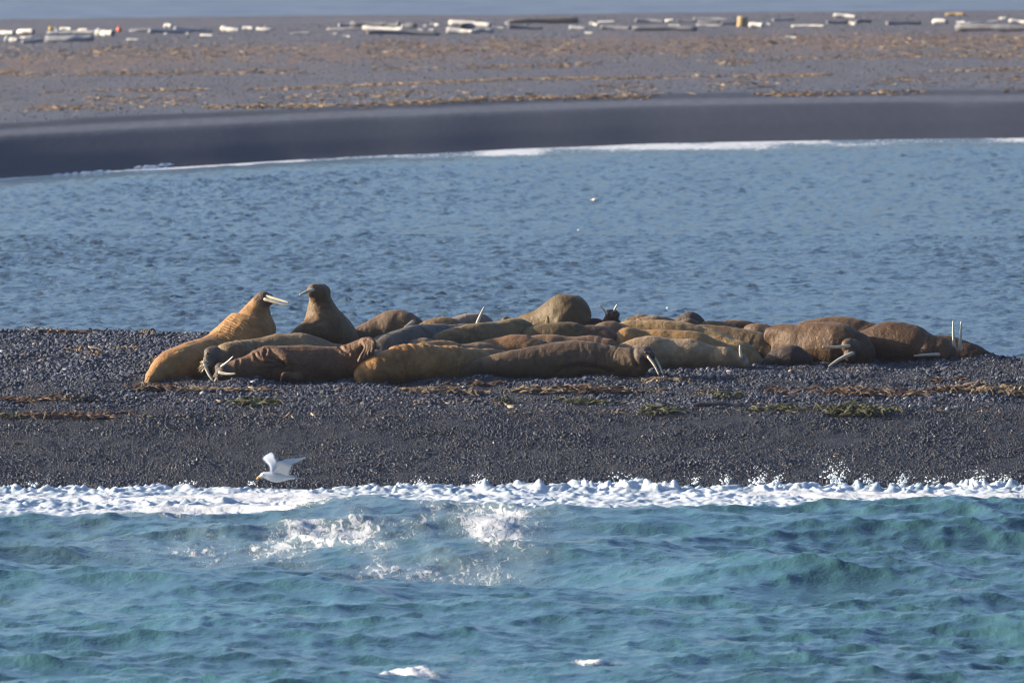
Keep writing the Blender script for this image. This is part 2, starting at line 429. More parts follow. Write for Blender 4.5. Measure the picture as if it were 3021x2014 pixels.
foam = np.maximum(foam, 1.5 * sstep(168.6, 171.8, Y + .5 * np.sin(X * .9) + .9 * noise(X * .6, 0, 0, 61)))
foam = foam * (1 - sstep(178.5, 179.2, Y - .5 - .06 * X + .35 * noise(X * 3, 1, 0, 104)))
foam = np.clip(foam, 0, 2) * live
sea = grid_obj('sea', Xd, Yd, Z, M_SEA, 'structure'); fattr(sea, 'foam', foam)

# channel behind the gravel bar
xs = axis(-19.5, 19.5, .09, -700, 700, 1.7); ys = np.concatenate([np.arange(194, 206, .5), np.arange(206, 300, .16), np.arange(300, 412, .28)])
Y, X = np.meshgrid(ys, xs, indexing='ij')
live = (np.abs(X) < 20.5).astype(float)
c1 = ocean(512, 37.0, .62, math.radians(75), 13, .05, 1.2); c2 = ocean(512, 17.0, .34, math.radians(50), 15, .04, .8)
dsh = far_shore(X) - Y
calm = sstep(2, 22, dsh) * live
gust = .6 + .8 * (.5 + .5 * fbm(X * .09, Y * .02, 0, 91, 3))
b1 = .023 * calm * gust; b2 = .012 * calm * gust
Z = b1 * sample(c1[0], 37.0, X, Y) + b2 * sample(c2[0], 17.0, X, Y)
Xd = X + 1.15 * (b1 * sample(c1[1], 37.0, X, Y) + b2 * sample(c2[1], 17.0, X, Y)); Yd = Y + 1.15 * (b1 * sample(c1[2], 37.0, X, Y) + b2 * sample(c2[2], 17.0, X, Y))
wdt = 2.6 + 11.0 * sstep(-6, 1, X) - 3.5 * sstep(8, 16, X)
foam = (1.3 - .38 * sstep(-6, 1, X)) * (1 - sstep(.5, 1.0, (dsh + 1.6 * noise(X * .35, Y * .05, 0, 95) + .8 * noise(X * 1.5, Y * .1, 0, 97)) / wdt)) * (.8 + .5 * noise(X * .5, Y * .12, 0, 96))  # foam line, plus sky reflection of the wet film painted as a pale band
chan = grid_obj('channel_water', Xd, Yd, Z, M_CHAN, 'structure'); fattr(chan, 'foam', np.clip(foam, 0, 2) * live)

# open sea beyond the far beach
xs = axis(-45, 45, .5, -9000, 9000, 1.6); ys = axis(575, 830, .6, 575, 14000, 1.5)
Y, X = np.meshgrid(ys, xs, indexing='ij'); live = ((np.abs(X) < 47) & (Y < 850)).astype(float)
f1 = ocean(256, 90.0, 8.0, math.radians(85), 23, .5, 3)
fs = grid_obj('sea', X, Y, .05 * live * sample(f1[0], 90.0, X, Y) - .05, M_FAR, 'structure'); fattr(fs, 'foam', 0 * X)

# ------------------------------------------------------------------ haze over the water
def haze():
    m = bpy.data.materials.new('thin_haze'); m.use_nodes = True; n = m.node_tree; n.nodes.clear()
    o = n.nodes.new('ShaderNodeOutputMaterial'); v = n.nodes.new('ShaderNodeVolumePrincipled')
    v.inputs['Color'].default_value = (.66, .72, .96, 1); v.inputs['Density'].default_value = HAZE; v.inputs['Anisotropy'].default_value = .2
    n.links.new(v.outputs[0], o.inputs['Volume'])
    a, b, c, d, e, f = -1200, 1200, -260, 1600, -6.5, 14.0
    vs = [(x, y, z) for z in (e, f) for y in (c, d) for x in (a, b)]
    ob = mesh_obj('haze', vs, [(0, 2, 3, 1), (4, 5, 7, 6), (0, 1, 5, 4), (2, 6, 7, 3), (0, 4, 6, 2), (1, 3, 7, 5)], m, smooth=False); ob['kind'] = 'stuff'
if HAZE: haze()

# ------------------------------------------------------------------ beaches
xs = axis(-13, 13, .075, -400, 400, 1.6); ys = np.arange(174, 219, .09)
Y, X = np.meshgrid(ys, xs, indexing='ij')
Z = near_full(X, Y) + .012 * fbm(X * 5, Y * 4, 0, 71, 3)
beach = grid_obj('gravel_beach', X, Y, Z, M_BED, 'structure')
fattr(beach, 'wet_shade', 1 - sstep(186.4, 188.4, Y + .4 * noise(X * .8, 0, 0, 72)))

xs = axis(-34, 34, .45, -900, 900, 1.6); ys = np.concatenate([np.arange(300, 440, .5), np.arange(440, 700, 1.0)])
Y, X = np.meshgrid(ys, xs, indexing='ij')
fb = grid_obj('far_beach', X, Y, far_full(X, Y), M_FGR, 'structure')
d = Y - far_shore(X)
fattr(fb, 'wet_shade', 1 - sstep(7.5, 12.0, d + 1.2 * noise(X * .3, Y * .1, 0, 73)) + .75 * np.exp(-((d - 18) / 1.6) ** 2))  # wet lower slope, plus the shaded face of the small scarp painted dark
fattr(fb, 'wrack', np.clip(1.0 * np.exp(-((d - 118 + 14 * noise(X * .06, 0, 0, 4)) / 22) ** 2) + .25 * sstep(22, 40, d), 0, 1))

# ------------------------------------------------------------------ surf
def surf():
    xs = np.arange(-11, 11, .034); ys = np.arange(167.6, 182.2, .075)
    Y, X = np.meshgrid(ys, xs, indexing='ij')
    back = 169.7 + .9 * noise(X * .5, 0, 0, 101) + .5 * noise(X * 1.6, 0, 0, 102) - .03 * X
    front = 179.6 + .40 * noise(X * .8, 1, 0, 103) + .30 * noise(X * 3.0, 1, 0, 104) + .16 * noise(X * 8.0, 1, 0, 106) + .06 * X
    body = sstep(back - .25, back + .8, Y) * (1 - sstep(front - .3, front + .10, Y))
    lump = .5 + .5 * fbm(X * 1.1 + .5 * noise(X * .7, Y * .3, 0, 6), Y * .55, 0, 105, 5, .55)
    pil = np.abs(fbm(X * 3.4, Y * 1.5, 0, 109, 4, .55)); pil2 = np.abs(fbm(X * 6.5, Y * 3.0, 0, 128, 2, .5))
    roll = np.exp(-((Y - (front - 1.0)) / .75) ** 2) * (.75 + .5 * noise(X * .6, 4, 0, 112) + .02 * X)
    roll2 = np.exp(-((Y - (back + 3.2 + noise(X * .4, 0, 0, 115))) / .9) ** 2) * .5
    h = .005 + .05 * lump ** 2 + .036 * pil + .026 * pil2 + roll * (.022 + .036 * pil + .034 * pil2) + roll2 * (.03 + .07 * pil) + .006 * fbm(X * 9, Y * 5, 0, 126, 2)
    spike = np.clip(fbm(X * 6.5, Y * 3.0, 0, 120, 3) - .45, 0, 1) * .14 * roll
    base = np.exp(-((Y - 168.4 + .55 * np.sin(X * .42 + .6) + .10 * X) / 2.0) ** 2) * (.10 + .12 * sstep(-5.0, -2.0, X))
    Z = base + (h + spike) * body - .22 * (1 - body)
    Xd = X + .05 * noise(X * 3, Y * 2, 0, 130) * body
    o = grid_obj('sea_foam', Xd, Y, Z, M_FOAM, 'stuff')
    o['label'] = 'white churning surf breaking along the foot of the gravel beach'
    # flying drops thrown up by the surf
    ico = [(0, 0, 1), (.894, 0, .447), (.276, .851, .447), (-.724, .526, .447), (-.724, -.526, .447), (.276, -.851, .447), (.724, .526, -.447), (-.276, .851, -.447), (-.894, 0, -.447), (-.276, -.851, -.447), (.724, -.526, -.447), (0, 0, -1)]
    icf = [(0, 1, 2), (0, 2, 3), (0, 3, 4), (0, 4, 5), (0, 5, 1), (1, 6, 2), (2, 7, 3), (3, 8, 4), (4, 9, 5), (5, 10, 1), (2, 6, 7), (3, 7, 8), (4, 8, 9), (5, 9, 10), (1, 10, 6), (6, 11, 7), (7, 11, 8), (8, 11, 9), (9, 11, 10), (10, 11, 6)]
    vs, fs_ = [], []
    jets = [(2465, .40, 150), (2240, .30, 70), (2290, .16, 40), (1830, .22, 40), (1700, .10, 20), (1880, .1, 25), (2140, .16, 30), (2660, .2, 45), (2890, .25, 50), (1410, .18, 30), (1240, .14, 22), (560, .1, 20), (100, .08, 14), (740, .06, 14), (2050, .12, 30), (2560, .14, 30), (2760, .12, 26), (2960, .16, 26)]
    for px, ht, cnt in jets:
        x0 = (px - 1510) / FPX * 179.8
        for _ in range(cnt):
            hh = random.random() ** 1.5 * ht; x = x0 + random.gauss(0, .05 + hh * .28); y = 179.3 + .06 * x + random.gauss(0, .15)
            r = random.uniform(.005, .016) * (1.5 - hh / (ht + .01)); b0 = len(vs)
            for v in ico: vs.append((x + v[0] * r * 1.2, y + v[1] * r, .10 + hh + v[2] * r))
            fs_ += [tuple(b0 + k for k in f) for f in icf]
    s3 = mesh_obj('spray_drops', vs, fs_, M_FOAM); s3['kind'] = 'stuff'
    # small breakers on the far shore
    xs = np.arange(-17.5, 24, .12); q = np.linspace(0, 1, 7)
    Q, X = np.meshgrid(q, xs, indexing='ij')
    on = np.clip(sstep(-15.5, -14.5, X) * (1 - sstep(-10.6, -9.8, X)) + .8 * sstep(2, 3, X) * (1 - sstep(11, 13, X)) + .6 * sstep(13, 14, X), 0, 1)
    on = on * (.6 + .5 * noise(X * .9, 0, 0, 182) + .35 * noise(X * 3.1, 0, 0, 183))
    Yb = far_shore(X) - .9 + Q * 1.7 + .4 * noise(X * .7, 2, 0, 181)
    Zb = -.08 + np.maximum(far_z(X, Yb), 0) + (.05 * on + .09 * on * np.abs(fbm(X * 5, Q * 3, 0, 184, 3))) * np.sin(Q * np.pi) ** .7
    o = grid_obj('shore_foam', X, Yb, Zb, M_FOAM, 'stuff')
surf()

# ------------------------------------------------------------------ walruses
def cr(p, n):
    """Catmull-Rom resampling of an (m, k) array"""
    p = np.asarray(p, float); m = len(p); q = np.vstack([2 * p[0] - p[1], p, 2 * p[-1] - p[-2]])
    u = np.linspace(0, m - 1 - 1e-9, n); i = u.astype(int); t = (u - i)[:, None]
    a, b, c, d = q[i], q[i + 1], q[i + 2], q[i + 3]
    return .5 * (2 * b + (c - a) * t + (2 * a - 5 * b + 4 * c - d) * t ** 2 + (3 * b - a - 3 * c + d) * t ** 3)

def tube(vs, fs, pts, rad, seg=20, lat=1.0, ground=None, cap=.7):
    """closed lofted tube; rings stretch down to the ground where 'ground' is given"""
    pts = np.asarray(pts, float); rad = np.asarray(rad, float); lat = np.broadcast_to(lat, rad.shape)
    t = np.gradient(pts, axis=0); t /= np.linalg.norm(t, axis=1)[:, None] + 1e-9
    P2, R2, L2, T2 = list(pts), list(rad), list(lat), list(t)
    for u in (.5, .8, .95):                       # rounded ends
        P2.insert(0, pts[0] - t[0] * rad[0] * cap * u); R2.insert(0, rad[0] * math.sqrt(1 - u * u)); L2.insert(0, lat[0]); T2.insert(0, t[0])
        P2.append(pts[-1] + t[-1] * rad[-1] * cap * u); R2.append(rad[-1] * math.sqrt(1 - u * u)); L2.append(lat[-1]); T2.append(t[-1])
    b0 = len(vs); n = len(P2); th = np.linspace(0, 2 * np.pi, seg, endpoint=False)
    for c, r, l, tt in zip(P2, R2, L2, T2):
        ly = np.array([0, 1.0, 0]) - tt * tt[1]
        if np.linalg.norm(ly) < .35: ly = np.cross(tt, [0, 0, 1.0])
        ly /= np.linalg.norm(ly); v = np.cross(tt, ly)
        if ground is not None:
            gz = float(near_z(np.array([c[0]]), np.array([c[1]]))[0]); ext = max(1.0, (c[2] - gz + .04) / max(r, .03))
            if abs(v[2]) < .75: ext = 1.0 + (ext - 1.0) * max(0, (abs(v[2]) - .55) / .2)
            if r < rad.max() * .30: ext = min(ext, 2.2)
        for a in th:
            o = v * math.sin(a) * r; s = o[2]
            if ground is not None and s < 0: o = o * ext
            vs.append(tuple(c + ly * math.cos(a) * r * l + o))
    for i in range(n - 1):
        for j in range(seg):
            a = b0 + i * seg + j; b = b0 + i * seg + (j + 1) % seg
            fs.append((a, b, b + seg, a + seg))
    fs.append(tuple(b0 + j for j in reversed(range(seg)))); fs.append(tuple(b0 + (n - 1) * seg + j for j in range(seg)))

def ball(vs, fs, c, r, sc=(1, 1, 1), nu=14, nv=9):
    b0 = len(vs); c = np.asarray(c, float)
    vs.append(tuple(c + np.array([0, 0, r * sc[2]])))
    for i in range(1, nv):
        for j in range(nu):
            p, q = math.pi * i / nv, 2 * math.pi * j / nu
            vs.append((c[0] + r * sc[0] * math.sin(p) * math.cos(q), c[1] + r * sc[1] * math.sin(p) * math.sin(q), c[2] + r * sc[2] * math.cos(p)))
    vs.append(tuple(c - np.array([0, 0, r * sc[2]]))); e = len(vs) - 1
    for j in range(nu):
        fs.append((b0, b0 + 1 + j, b0 + 1 + (j + 1) % nu)); k = b0 + 1 + (nv - 2) * nu
        fs.append((e, k + (j + 1) % nu, k + j))
    for i in range(nv - 2):
        for j in range(nu):
            a = b0 + 1 + i * nu + j; b = b0 + 1 + i * nu + (j + 1) % nu
            fs.append((a, a + nu, b + nu, b))

GOLD = (.37, .195, .062); TAN = (.285, .190, .100); BROWN = (.205, .108, .043); DARK = (.105, .064, .036)
GREY = (.165, .140, .108); PALE = (.31, .225, .135); RUST = (.155, .080, .037); OLIVE = (.135, .096, .038)
HIDE = .56                          # overall depth of the hide colours
PEND = []
def walrus(label, tint, spine, Y, k=1.12, blobs=(), limbs=(), tusks=(), folds=(), dark=(), vox=.026, whisk=None, eyes=(), lift=False, lump=.020, creases=(), smooth=8):
    sp = np.array(spine, float); m = len(sp)
    Ys = np.interp(np.linspace(0, 1, m), np.linspace(0, 1, len(Y)), Y)
    pts = np.array([P(a, b, yy) for (a, b, _), yy in zip(sp, Ys)]); rad = sp[:, 2] * Ys / FPX
    R = cr(np.column_stack([pts, rad]), 44); R[:, 3] = np.maximum(R[:, 3], .03)
    vs, fs = [], []
    tube(vs, fs, R[:, :3], R[:, 3], 22, k, ground=None if lift else True)
    for (a, b, yy, r) in blobs: ball(vs, fs, P(a, b, yy), r * yy / FPX)
    for L in limbs:
        q = np.array([list(P(a, b, yy)) + [r * yy / FPX] for a, b, yy, r in L]); q = cr(q, 12)
        tube(vs, fs, q[:, :3], np.maximum(q[:, 3], .008), 10, 1.0)
    me = bpy.data.meshes.new('walrus'); me.from_pydata(vs, [], fs); me.update()
    o = bpy.data.objects.new('walrus', me); COL.objects.link(o)
    tag(o, label, 'walrus', 'walruses hauled out on the gravel bar')
    md = o.modifiers.new('merge', 'REMESH'); md.mode = 'VOXEL'; md.voxel_size = vox
    sm = o.modifiers.new('soften', 'SMOOTH'); sm.factor = .5; sm.iterations = smooth
    PEND.append((o, R, tint, folds, dark, tusks, whisk, creases, lump, eyes))
    return o

def Wm(a, b, yy): return P(a, b, yy)

Y0 = None
# --- left group
walrus('walrus rearing up at left with wrinkled golden neck, tusks aimed at its dark neighbour', GOLD,
       [(440, 1124, 14), (468, 1103, 36), (515, 1082, 57), (575, 1072, 65), (640, 1058, 76), (700, 1018, 82), (746, 967, 74), (758, 922, 46), (767, 893, 29), (777, 876, 20)],
       (191.0, 191.35, 191.7, 192.1, 192.6, 192.95, 193.15, 193.2, 193.2, 193.2), 1.08,
       blobs=[(776, 886, 193.2, 27), (793, 880, 193.15, 14), (795, 890, 193.2, 11)],
       tusks=[((790, 875, 193.08), (850, 892, 192.85), 5.0, 0), ((790, 885, 193.02), (846, 902, 192.90), 5.0, 0)],
       folds=[(.46, .84, .085, .019, 'neck')], dark=[(782, 884, 193.2, 36, (.07, .048, .03), .95)], vox=.016)
walrus('dark brown walrus sitting upright with head turned left and one tusk showing', (.170, .105, .048),
       [(1010, 1025, 60), (990, 1015, 74), (967, 985, 74), (956, 945, 62), (949, 912, 45), (944, 885, 33), (938, 866, 26)],
       (194.9, 194.4, 193.9, 193.7, 193.65, 193.6, 193.55), 1.0,
       blobs=[(938, 865, 193.5, 28), (949, 863, 193.6, 26), (927, 859, 193.45, 21), (920, 862, 193.42, 15)],
       limbs=[[(935, 965, 193.5, 46), (900, 975, 193.4, 26), (868, 988, 193.3, 12), (850, 1004, 193.3, 8)]],
       tusks=[((916, 858, 193.30), (886, 869, 193.20), 5.5, -1.5), ((916, 858, 193.6), (897, 866, 193.7), 3.5, -1.5)],
       eyes=[(925, 851, 193.37)], folds=[(.74, .92, .05, .008, 'ring')], dark=[(934, 856, 193.4, 30, (.085, .068, .050), .55)], vox=.024)
walrus('long walrus with grey whiskered face hanging beside the rearing one, one tusk drooping', (.24, .165, .085),
       [(1018, 1032, 18), (970, 1044, 42), (900, 1040, 58), (830, 1042, 59), (760, 1053, 57), (705, 1058, 57), (668, 1064, 53), (652, 1068, 42)],
       (192.5, 192.5, 192.4, 192.3, 192.1, 191.9, 191.75, 191.7), 1.0,
       blobs=[(630, 1050, 191.45, 33), (618, 1040, 191.4, 20), (612, 1062, 191.3, 18), (618, 1074, 191.25, 15), (606, 1070, 191.3, 11)],
       tusks=[((607, 1078, 191.2), (627, 1121, 191.1), 5.8, -3)],
       eyes=[(612, 1042, 191.28)], folds=[(.62, .98, .10, .020, 'ring')], dark=[(620, 1052, 191.4, 40, (.060, .052, .045), .95)], vox=.022,
       whisk=(604, 1074, 191.2, (-1, .0, -.45), 16))
walrus('rusty walrus lying on its back in front, two tusks pointing up and hind flipper splayed', RUST,
       [(650, 1099, 22), (672, 1099, 32), (705, 1093, 34), (740, 1085, 41), (790, 1073, 52), (850, 1069, 52), (910, 1068, 52), (965, 1067, 47), (1008, 1058, 36), (1042, 1040, 31), (1068, 1022, 23), (1086, 1010, 12)],
       (190.95, 190.95, 191.0, 191.1, 191.2, 191.3, 191.35, 191.4, 191.4, 191.35, 191.3, 191.25), 1.0,
       blobs=[(650, 1085, 190.9, 16), (648, 1108, 190.85, 17), (664, 1100, 190.9, 30)],
       limbs=[[(792, 1036, 191.18, 18), (822, 1043, 191.05, 19), (850, 1056, 190.96, 18), (878, 1075, 190.92, 9)],
              [(880, 1110, 191.0, 16), (850, 1106, 190.85, 11), (836, 1106, 190.78, 8), (828, 1124, 190.74, 4)],
              [(1070, 1010, 191.2, 14), (1090, 1004, 191.1, 9), (1103, 1010, 191.0, 4.5), (1107, 1027, 190.95, 2.6)],
              [(1074, 1010, 191.1, 9), (1079, 1024, 191.0, 4.2), (1070, 1044, 190.93, 3.4), (1060, 1064, 190.9, 2.4)],
              [(1080, 1008, 191.1, 9), (1087, 1024, 190.98, 4.0), (1080, 1042, 190.93, 3.2), (1073, 1056, 190.9, 2.4)],
              [(1086, 1006, 191.1, 9), (1094, 1022, 190.98, 4.0), (1090, 1036, 190.93, 3.2), (1086, 1047, 190.9, 2.4)],
              [(1090, 1004, 191.1, 9), (1100, 1018, 190.98, 4.0), (1100, 1030, 190.93, 3.2), (1097, 1039, 190.9, 2.4)]],
       creases=[([(752, 1046), (758, 1058), (777, 1070), (806, 1073), (838, 1070)], 4, .02), ([(784, 1034), (781, 1048), (791, 1056), (820, 1066), (845, 1080)], 4, .024), ([(770, 1092), (800, 1086), (840, 1082)], 6, .014), ([(790, 1106), (815, 1094), (840, 1088)], 6, .014), ([(1001, 1024), (1015, 1036), (1028, 1046)], 4, .02), ([(703, 1066), (700, 1085), (703, 1105)], 4, .02)], smooth=3,
       tusks=[((660, 1075, 190.75), (687, 1052, 190.65), 4.2, -2), ((656, 1099, 190.6), (693, 1102, 190.5), 5, -3)],
       folds=[(.75, .95, .09, .008, 'ring'), (.20, .36, .10, .010, 'ring')], dark=[(655, 1098, 190.9, 34, (.050, .040, .036), .95)], vox=.012,
       whisk=(640, 1108, 190.8, (-1, -.2, -.5), 8))
walrus('grey walrus rump wedged between the splayed hind flipper and the golden wrinkled walrus', GREY,
       [(1056, 1098, 24), (1078, 1080, 38), (1110, 1072, 38), (1150, 1078, 34)], (191.7, 191.85, 192.0, 192.1), 1.0, vox=.03)
walrus('golden wrinkled walrus at the front with its muzzle tucked down at left', GOLD,
       [(1064, 1108, 24), (1080, 1102, 37), (1112, 1095, 45), (1148, 1086, 52), (1200, 1073, 57), (1260, 1070, 57), (1320, 1071, 55), (1380, 1070, 46), (1425, 1066, 38), (1455, 1062, 36), (1495, 1056, 22)],
       (191.15, 191.2, 191.25, 191.35, 191.45, 191.6, 191.8, 192.1, 192.35, 192.5, 192.7), 1.0,
       blobs=[(1061, 1110, 191.1, 18), (1062, 1098, 191.2, 15), (1066, 1122, 191.05, 13)],
       folds=[(.05, .66, .15, .024, 'ring'), (.25, .6, .09, .014, 'ring')], dark=[(1056, 1110, 191.1, 14, (.14, .09, .05), .8)], vox=.022, lump=.03,
       whisk=(1058, 1118, 191.0, (-.8, -.3, -.6), 8))
walrus('dark walrus stretched out in front with two long pale tusks touching the gravel', (.125, .080, .040),
       [(1354, 1101, 10), (1380, 1092, 20), (1430, 1084, 30), (1500, 1074, 41), (1580, 1068, 48), (1660, 1061, 54), (1730, 1059, 52), (1800, 1062, 47), (1850, 1066, 42), (1880, 1066, 38)],
       (191.7, 191.7, 191.75, 191.8, 191.85, 191.9, 191.9, 191.85, 191.75, 191.7), 1.05,
       blobs=[(1896, 1053, 191.6, 33), (1905, 1047, 191.55, 27), (1919, 1050, 191.45, 17), (1912, 1042, 191.55, 20)],
       limbs=[[(1890, 1075, 191.65, 32), (1886, 1100, 191.65, 22)]], creases=[([(1680, 1094), (1710, 1082), (1750, 1084), (1800, 1098)], 7, .028), ([(1868, 1030), (1872, 1055), (1884, 1080)], 5, .02), ([(1645, 1100), (1665, 1086), (1690, 1078)], 6, .02)],
       tusks=[((1917, 1060, 191.35), (1943, 1104, 191.25), 4.2, 3), ((1931, 1058, 191.5), (1955, 1101, 191.4), 4.0, 3)],
       eyes=[(1905, 1040, 191.40)], folds=[(.80, .95, .08, .007, 'ring')], dark=[(1908, 1048, 191.5, 36, (.045, .036, .032), .95)], vox=.022)
walrus('brown walrus back with pale ridge between the wrinkled and the stretched-out one', (.22, .15, .09),
       [(1325, 1040, 24), (1370, 1044, 34), (1420, 1046, 38), (1465, 1052, 34), (1520, 1058, 20)], (192.6, 192.7, 192.8, 192.9, 193.0), 1.0, vox=.03)
walrus('brown humped walrus with its dark shoulder turned right, behind the stretched-out tusked one', BROWN,
       [(1388, 1026, 18), (1430, 1034, 36), (1480, 1037, 46), (1530, 1033, 50), (1572, 1037, 42), (1602, 1042, 26)], (193.0, 193.05, 193.1, 193.1, 193.0, 192.9), 1.0, vox=.03)
walrus('low rusty walrus back lying just above the dark stretched-out walrus', (.23, .135, .07),
       [(1572, 1012, 22), (1620, 1017, 34), (1690, 1022, 33), (1750, 1022, 33), (1806, 1022, 24)], (193.3, 193.3, 193.3, 193.3, 193.2), 1.0, vox=.03, lump=.03)
walrus('olive brown walrus with a small fin-like flipper raised in front of the big humped one', OLIVE,
       [(1500, 1002, 16), (1550, 1002, 38), (1610, 998, 45), (1680, 994, 48), (1735, 1000, 38)], (193.9, 193.9, 193.9, 193.9, 193.9), 1.0,
       limbs=[[(1614, 965, 194.2, 13), (1614, 948, 194.3, 10), (1616, 936, 194.3, 8), (1617, 929, 194.3, 4)], [(1622, 960, 194.2, 6), (1623, 943, 194.25, 3), (1624, 938, 194.25, 2)]], vox=.026)
walrus('small dark walrus back in the middle, left of the two big pale ones', DARK,
       [(1682, 1002, 18), (1720, 1000, 36), (1765, 999, 40), (1798, 1008, 30)], (193.9, 193.9, 193.9, 193.8), 1.0, vox=.03)
walrus('tan walrus shoulder below the tusked dark face, behind the small dark back', (.22, .15, .095),
       [(1755, 985, 25), (1785, 978, 30), (1815, 975, 30)], (194.5, 194.5, 194.5), 1.0, vox=.03)
walrus('slim grey brown walrus back in front of the golden one with the raised shoulder', (.20, .14, .075),
       [(1178, 1032, 10), (1215, 1030, 29), (1258, 1034, 36), (1290, 1040, 28)], (192.6, 192.7, 192.7, 192.7), 1.0, vox=.03)
walrus('slim ochre walrus back resting directly behind the wrinkled golden walrus', (.26, .17, .075),
       [(1205, 1038, 14), (1250, 1036, 30), (1300, 1038, 36), (1352, 1042, 32)], (192.2, 192.3, 192.4, 192.4), 1.0, vox=.03)
walrus('long golden brown walrus amid the pile, pale shoulder raised at its right end', (.235, .16, .072),
       [(1246, 1012, 14), (1290, 1010, 29), (1350, 1004, 40), (1415, 996, 43), (1465, 990, 43), (1520, 979, 44), (1552, 983, 36), (1570, 992, 24)],
       (193.1, 193.2, 193.4, 193.6, 193.8, 194.0, 194.1, 194.1), 1.0, folds=[(.1, .3, .12, .006, 'ring')], vox=.026)
walrus('long slate grey walrus with one pale tusk sticking straight up at its far end', (.125, .108, .088),
       [(1106, 1034, 28), (1140, 1032, 42), (1200, 1012, 48), (1260, 1004, 45), (1330, 994, 37), (1385, 982, 28), (1408, 976, 22)],
       (192.5, 192.6, 193.0, 193.4, 193.9, 194.4, 194.5), 1.0,
       tusks=[((1406, 960, 194.5), (1428, 907, 194.6), 5.5, 1)], vox=.026)
walrus('narrow brown walrus back showing above the slate grey one', (.19, .125, .06),
       [(1098, 1020, 22), (1145, 1010, 32), (1195, 1001, 36), (1240, 998, 30)], (193.5, 193.7, 193.9, 194.1), 1.0, vox=.03)
walrus('dark hunched walrus at the back, right of the upright one', (.155, .10, .055),
       [(1032, 1002, 24), (1070, 994, 38), (1120, 984, 50), (1168, 968, 55), (1205, 963, 42), (1232, 962, 24)], (194.9, 195.0, 195.1, 195.1, 195.0, 194.9), 1.0,
       tusks=[((1212, 952, 194.5), (1194, 964, 194.4), 4.5, 1)], dark=[(1225, 950, 194.9, 34, (.06, .045, .036), .8)], vox=.026)
walrus('sliver of olive walrus back just right of the upright dark walrus', OLIVE,
       [(1025, 986, 18), (1055, 985, 20), (1090, 988, 20)], (195.7, 195.7, 195.7), 1.0, vox=.035)
walrus('rounded ochre walrus back in the far row, just left of the pale pinkish back', (.20, .135, .06),
       [(1228, 976, 17), (1270, 973, 32), (1320, 974, 38), (1368, 980, 30)], (194.6, 194.6, 194.6, 194.6), 1.0, vox=.03)
walrus('thin edge of brown walrus back peeping over the ochre one in the far row', (.17, .11, .055),
       [(1245, 962, 18), (1270, 960, 21), (1300, 962, 20)], (195.6, 195.6, 195.6), 1.0, vox=.035)
walrus('pale pinkish walrus back directly behind the tall single upright tusk', (.29, .225, .175),
       [(1328, 952, 16), (1365, 956, 32), (1412, 956, 35), (1440, 962, 26)], (195.3, 195.4, 195.5, 195.5), 1.0, vox=.03)
walrus('biggest humped walrus at the back, rising highest in the middle of the pile', (.125, .086, .032),
       [(1495, 966, 20), (1540, 962, 30), (1598, 954, 47), (1645, 936, 60), (1675, 926, 62), (1700, 940, 52), (1716, 958, 34)],
       (195.6, 195.5, 195.4, 195.3, 195.2, 195.1, 195.0), 1.0,
       limbs=[[(1510, 950, 195.4, 12), (1492, 940, 195.3, 9), (1480, 944, 195.3, 6)]], vox=.026, lump=.04)
walrus('dark upturned walrus face at the rear with small tusks spread like horns', (.15, .095, .065),
       [(1800, 985, 34), (1796, 962, 24), (1800, 945, 19), (1808, 936, 17)], (195.4, 195.2, 195.1, 195.1), 1.0,
       blobs=[(1811, 928, 195.0, 17), (1798, 925, 195.0, 12), (1821, 929, 195.0, 11)],
       tusks=[((1789, 923, 194.95), (1769, 901, 194.9), 4, -1), ((1812, 919, 194.95), (1820, 899, 194.9), 4, 1)],
       dark=[(1810, 926, 195.0, 24, (.035, .022, .02), .95)], vox=.022, lift=False)
walrus('low dark walrus rump between the highest hump and the tusked upturned face', (.05, .035, .028),
       [(1728, 962, 16), (1752, 956, 17), (1768, 956, 16)], (195.0, 195.0, 195.0), 1.0, vox=.03)
# --- right group
walrus('upper, paler of the two long golden walruses lying flank to flank at centre right', (.36, .235, .095),
       [(1812, 980, 24), (1835, 984, 38), (1895, 990, 50), (1980, 1000, 57), (2060, 1018, 57), (2130, 1040, 56), (2190, 1053, 46), (2232, 1070, 28), (2252, 1080, 14)],
       (194.6, 194.6, 194.6, 194.6, 194.55, 194.4, 194.2, 194.0, 193.9), 1.0, vox=.024, lump=.03)
walrus('golden walrus between the long pale one and the pale buff one, dark flank at right', (.33, .195, .065),
       [(1818, 1008, 24), (1845, 1008, 42), (1905, 1018, 48), (1985, 1022, 54), (2060, 1036, 56), (2125, 1052, 50), (2185, 1062, 44), (2225, 1076, 22)],
       (193.9, 193.9, 193.95, 193.95, 193.9, 193.85, 193.8, 193.7), 1.0, vox=.024, lump=.04)
walrus('pale buff walrus in front with a small white tusk tip on its snout', PALE,
       [(1818, 1034, 18), (1860, 1040, 41), (1920, 1043, 53), (1985, 1046, 49), (2040, 1049, 49), (2095, 1056, 38), (2140, 1060, 39), (2175, 1066, 30), (2198, 1070, 20)],
       (193.3, 193.3, 193.3, 193.3, 193.3, 193.25, 193.2, 193.15, 193.1), 1.0,
       blobs=[(2188, 1062, 193.1, 23), (2200, 1072, 193.05, 14)],
       tusks=[((2186, 1044, 193.0), (2183, 1019, 193.0), 5, 1)], dark=[(2196, 1062, 193.0, 22, (.20, .15, .125), .7)], vox=.022)
walrus('brown walrus behind the long pale one, flank running down to the dark low walrus', (.20, .13, .058),
       [(2030, 978, 22), (2100, 990, 36), (2180, 1006, 42), (2245, 1025, 44), (2290, 1045, 34)], (195.2, 195.2, 195.1, 195.0, 194.9), 1.0, vox=.028)
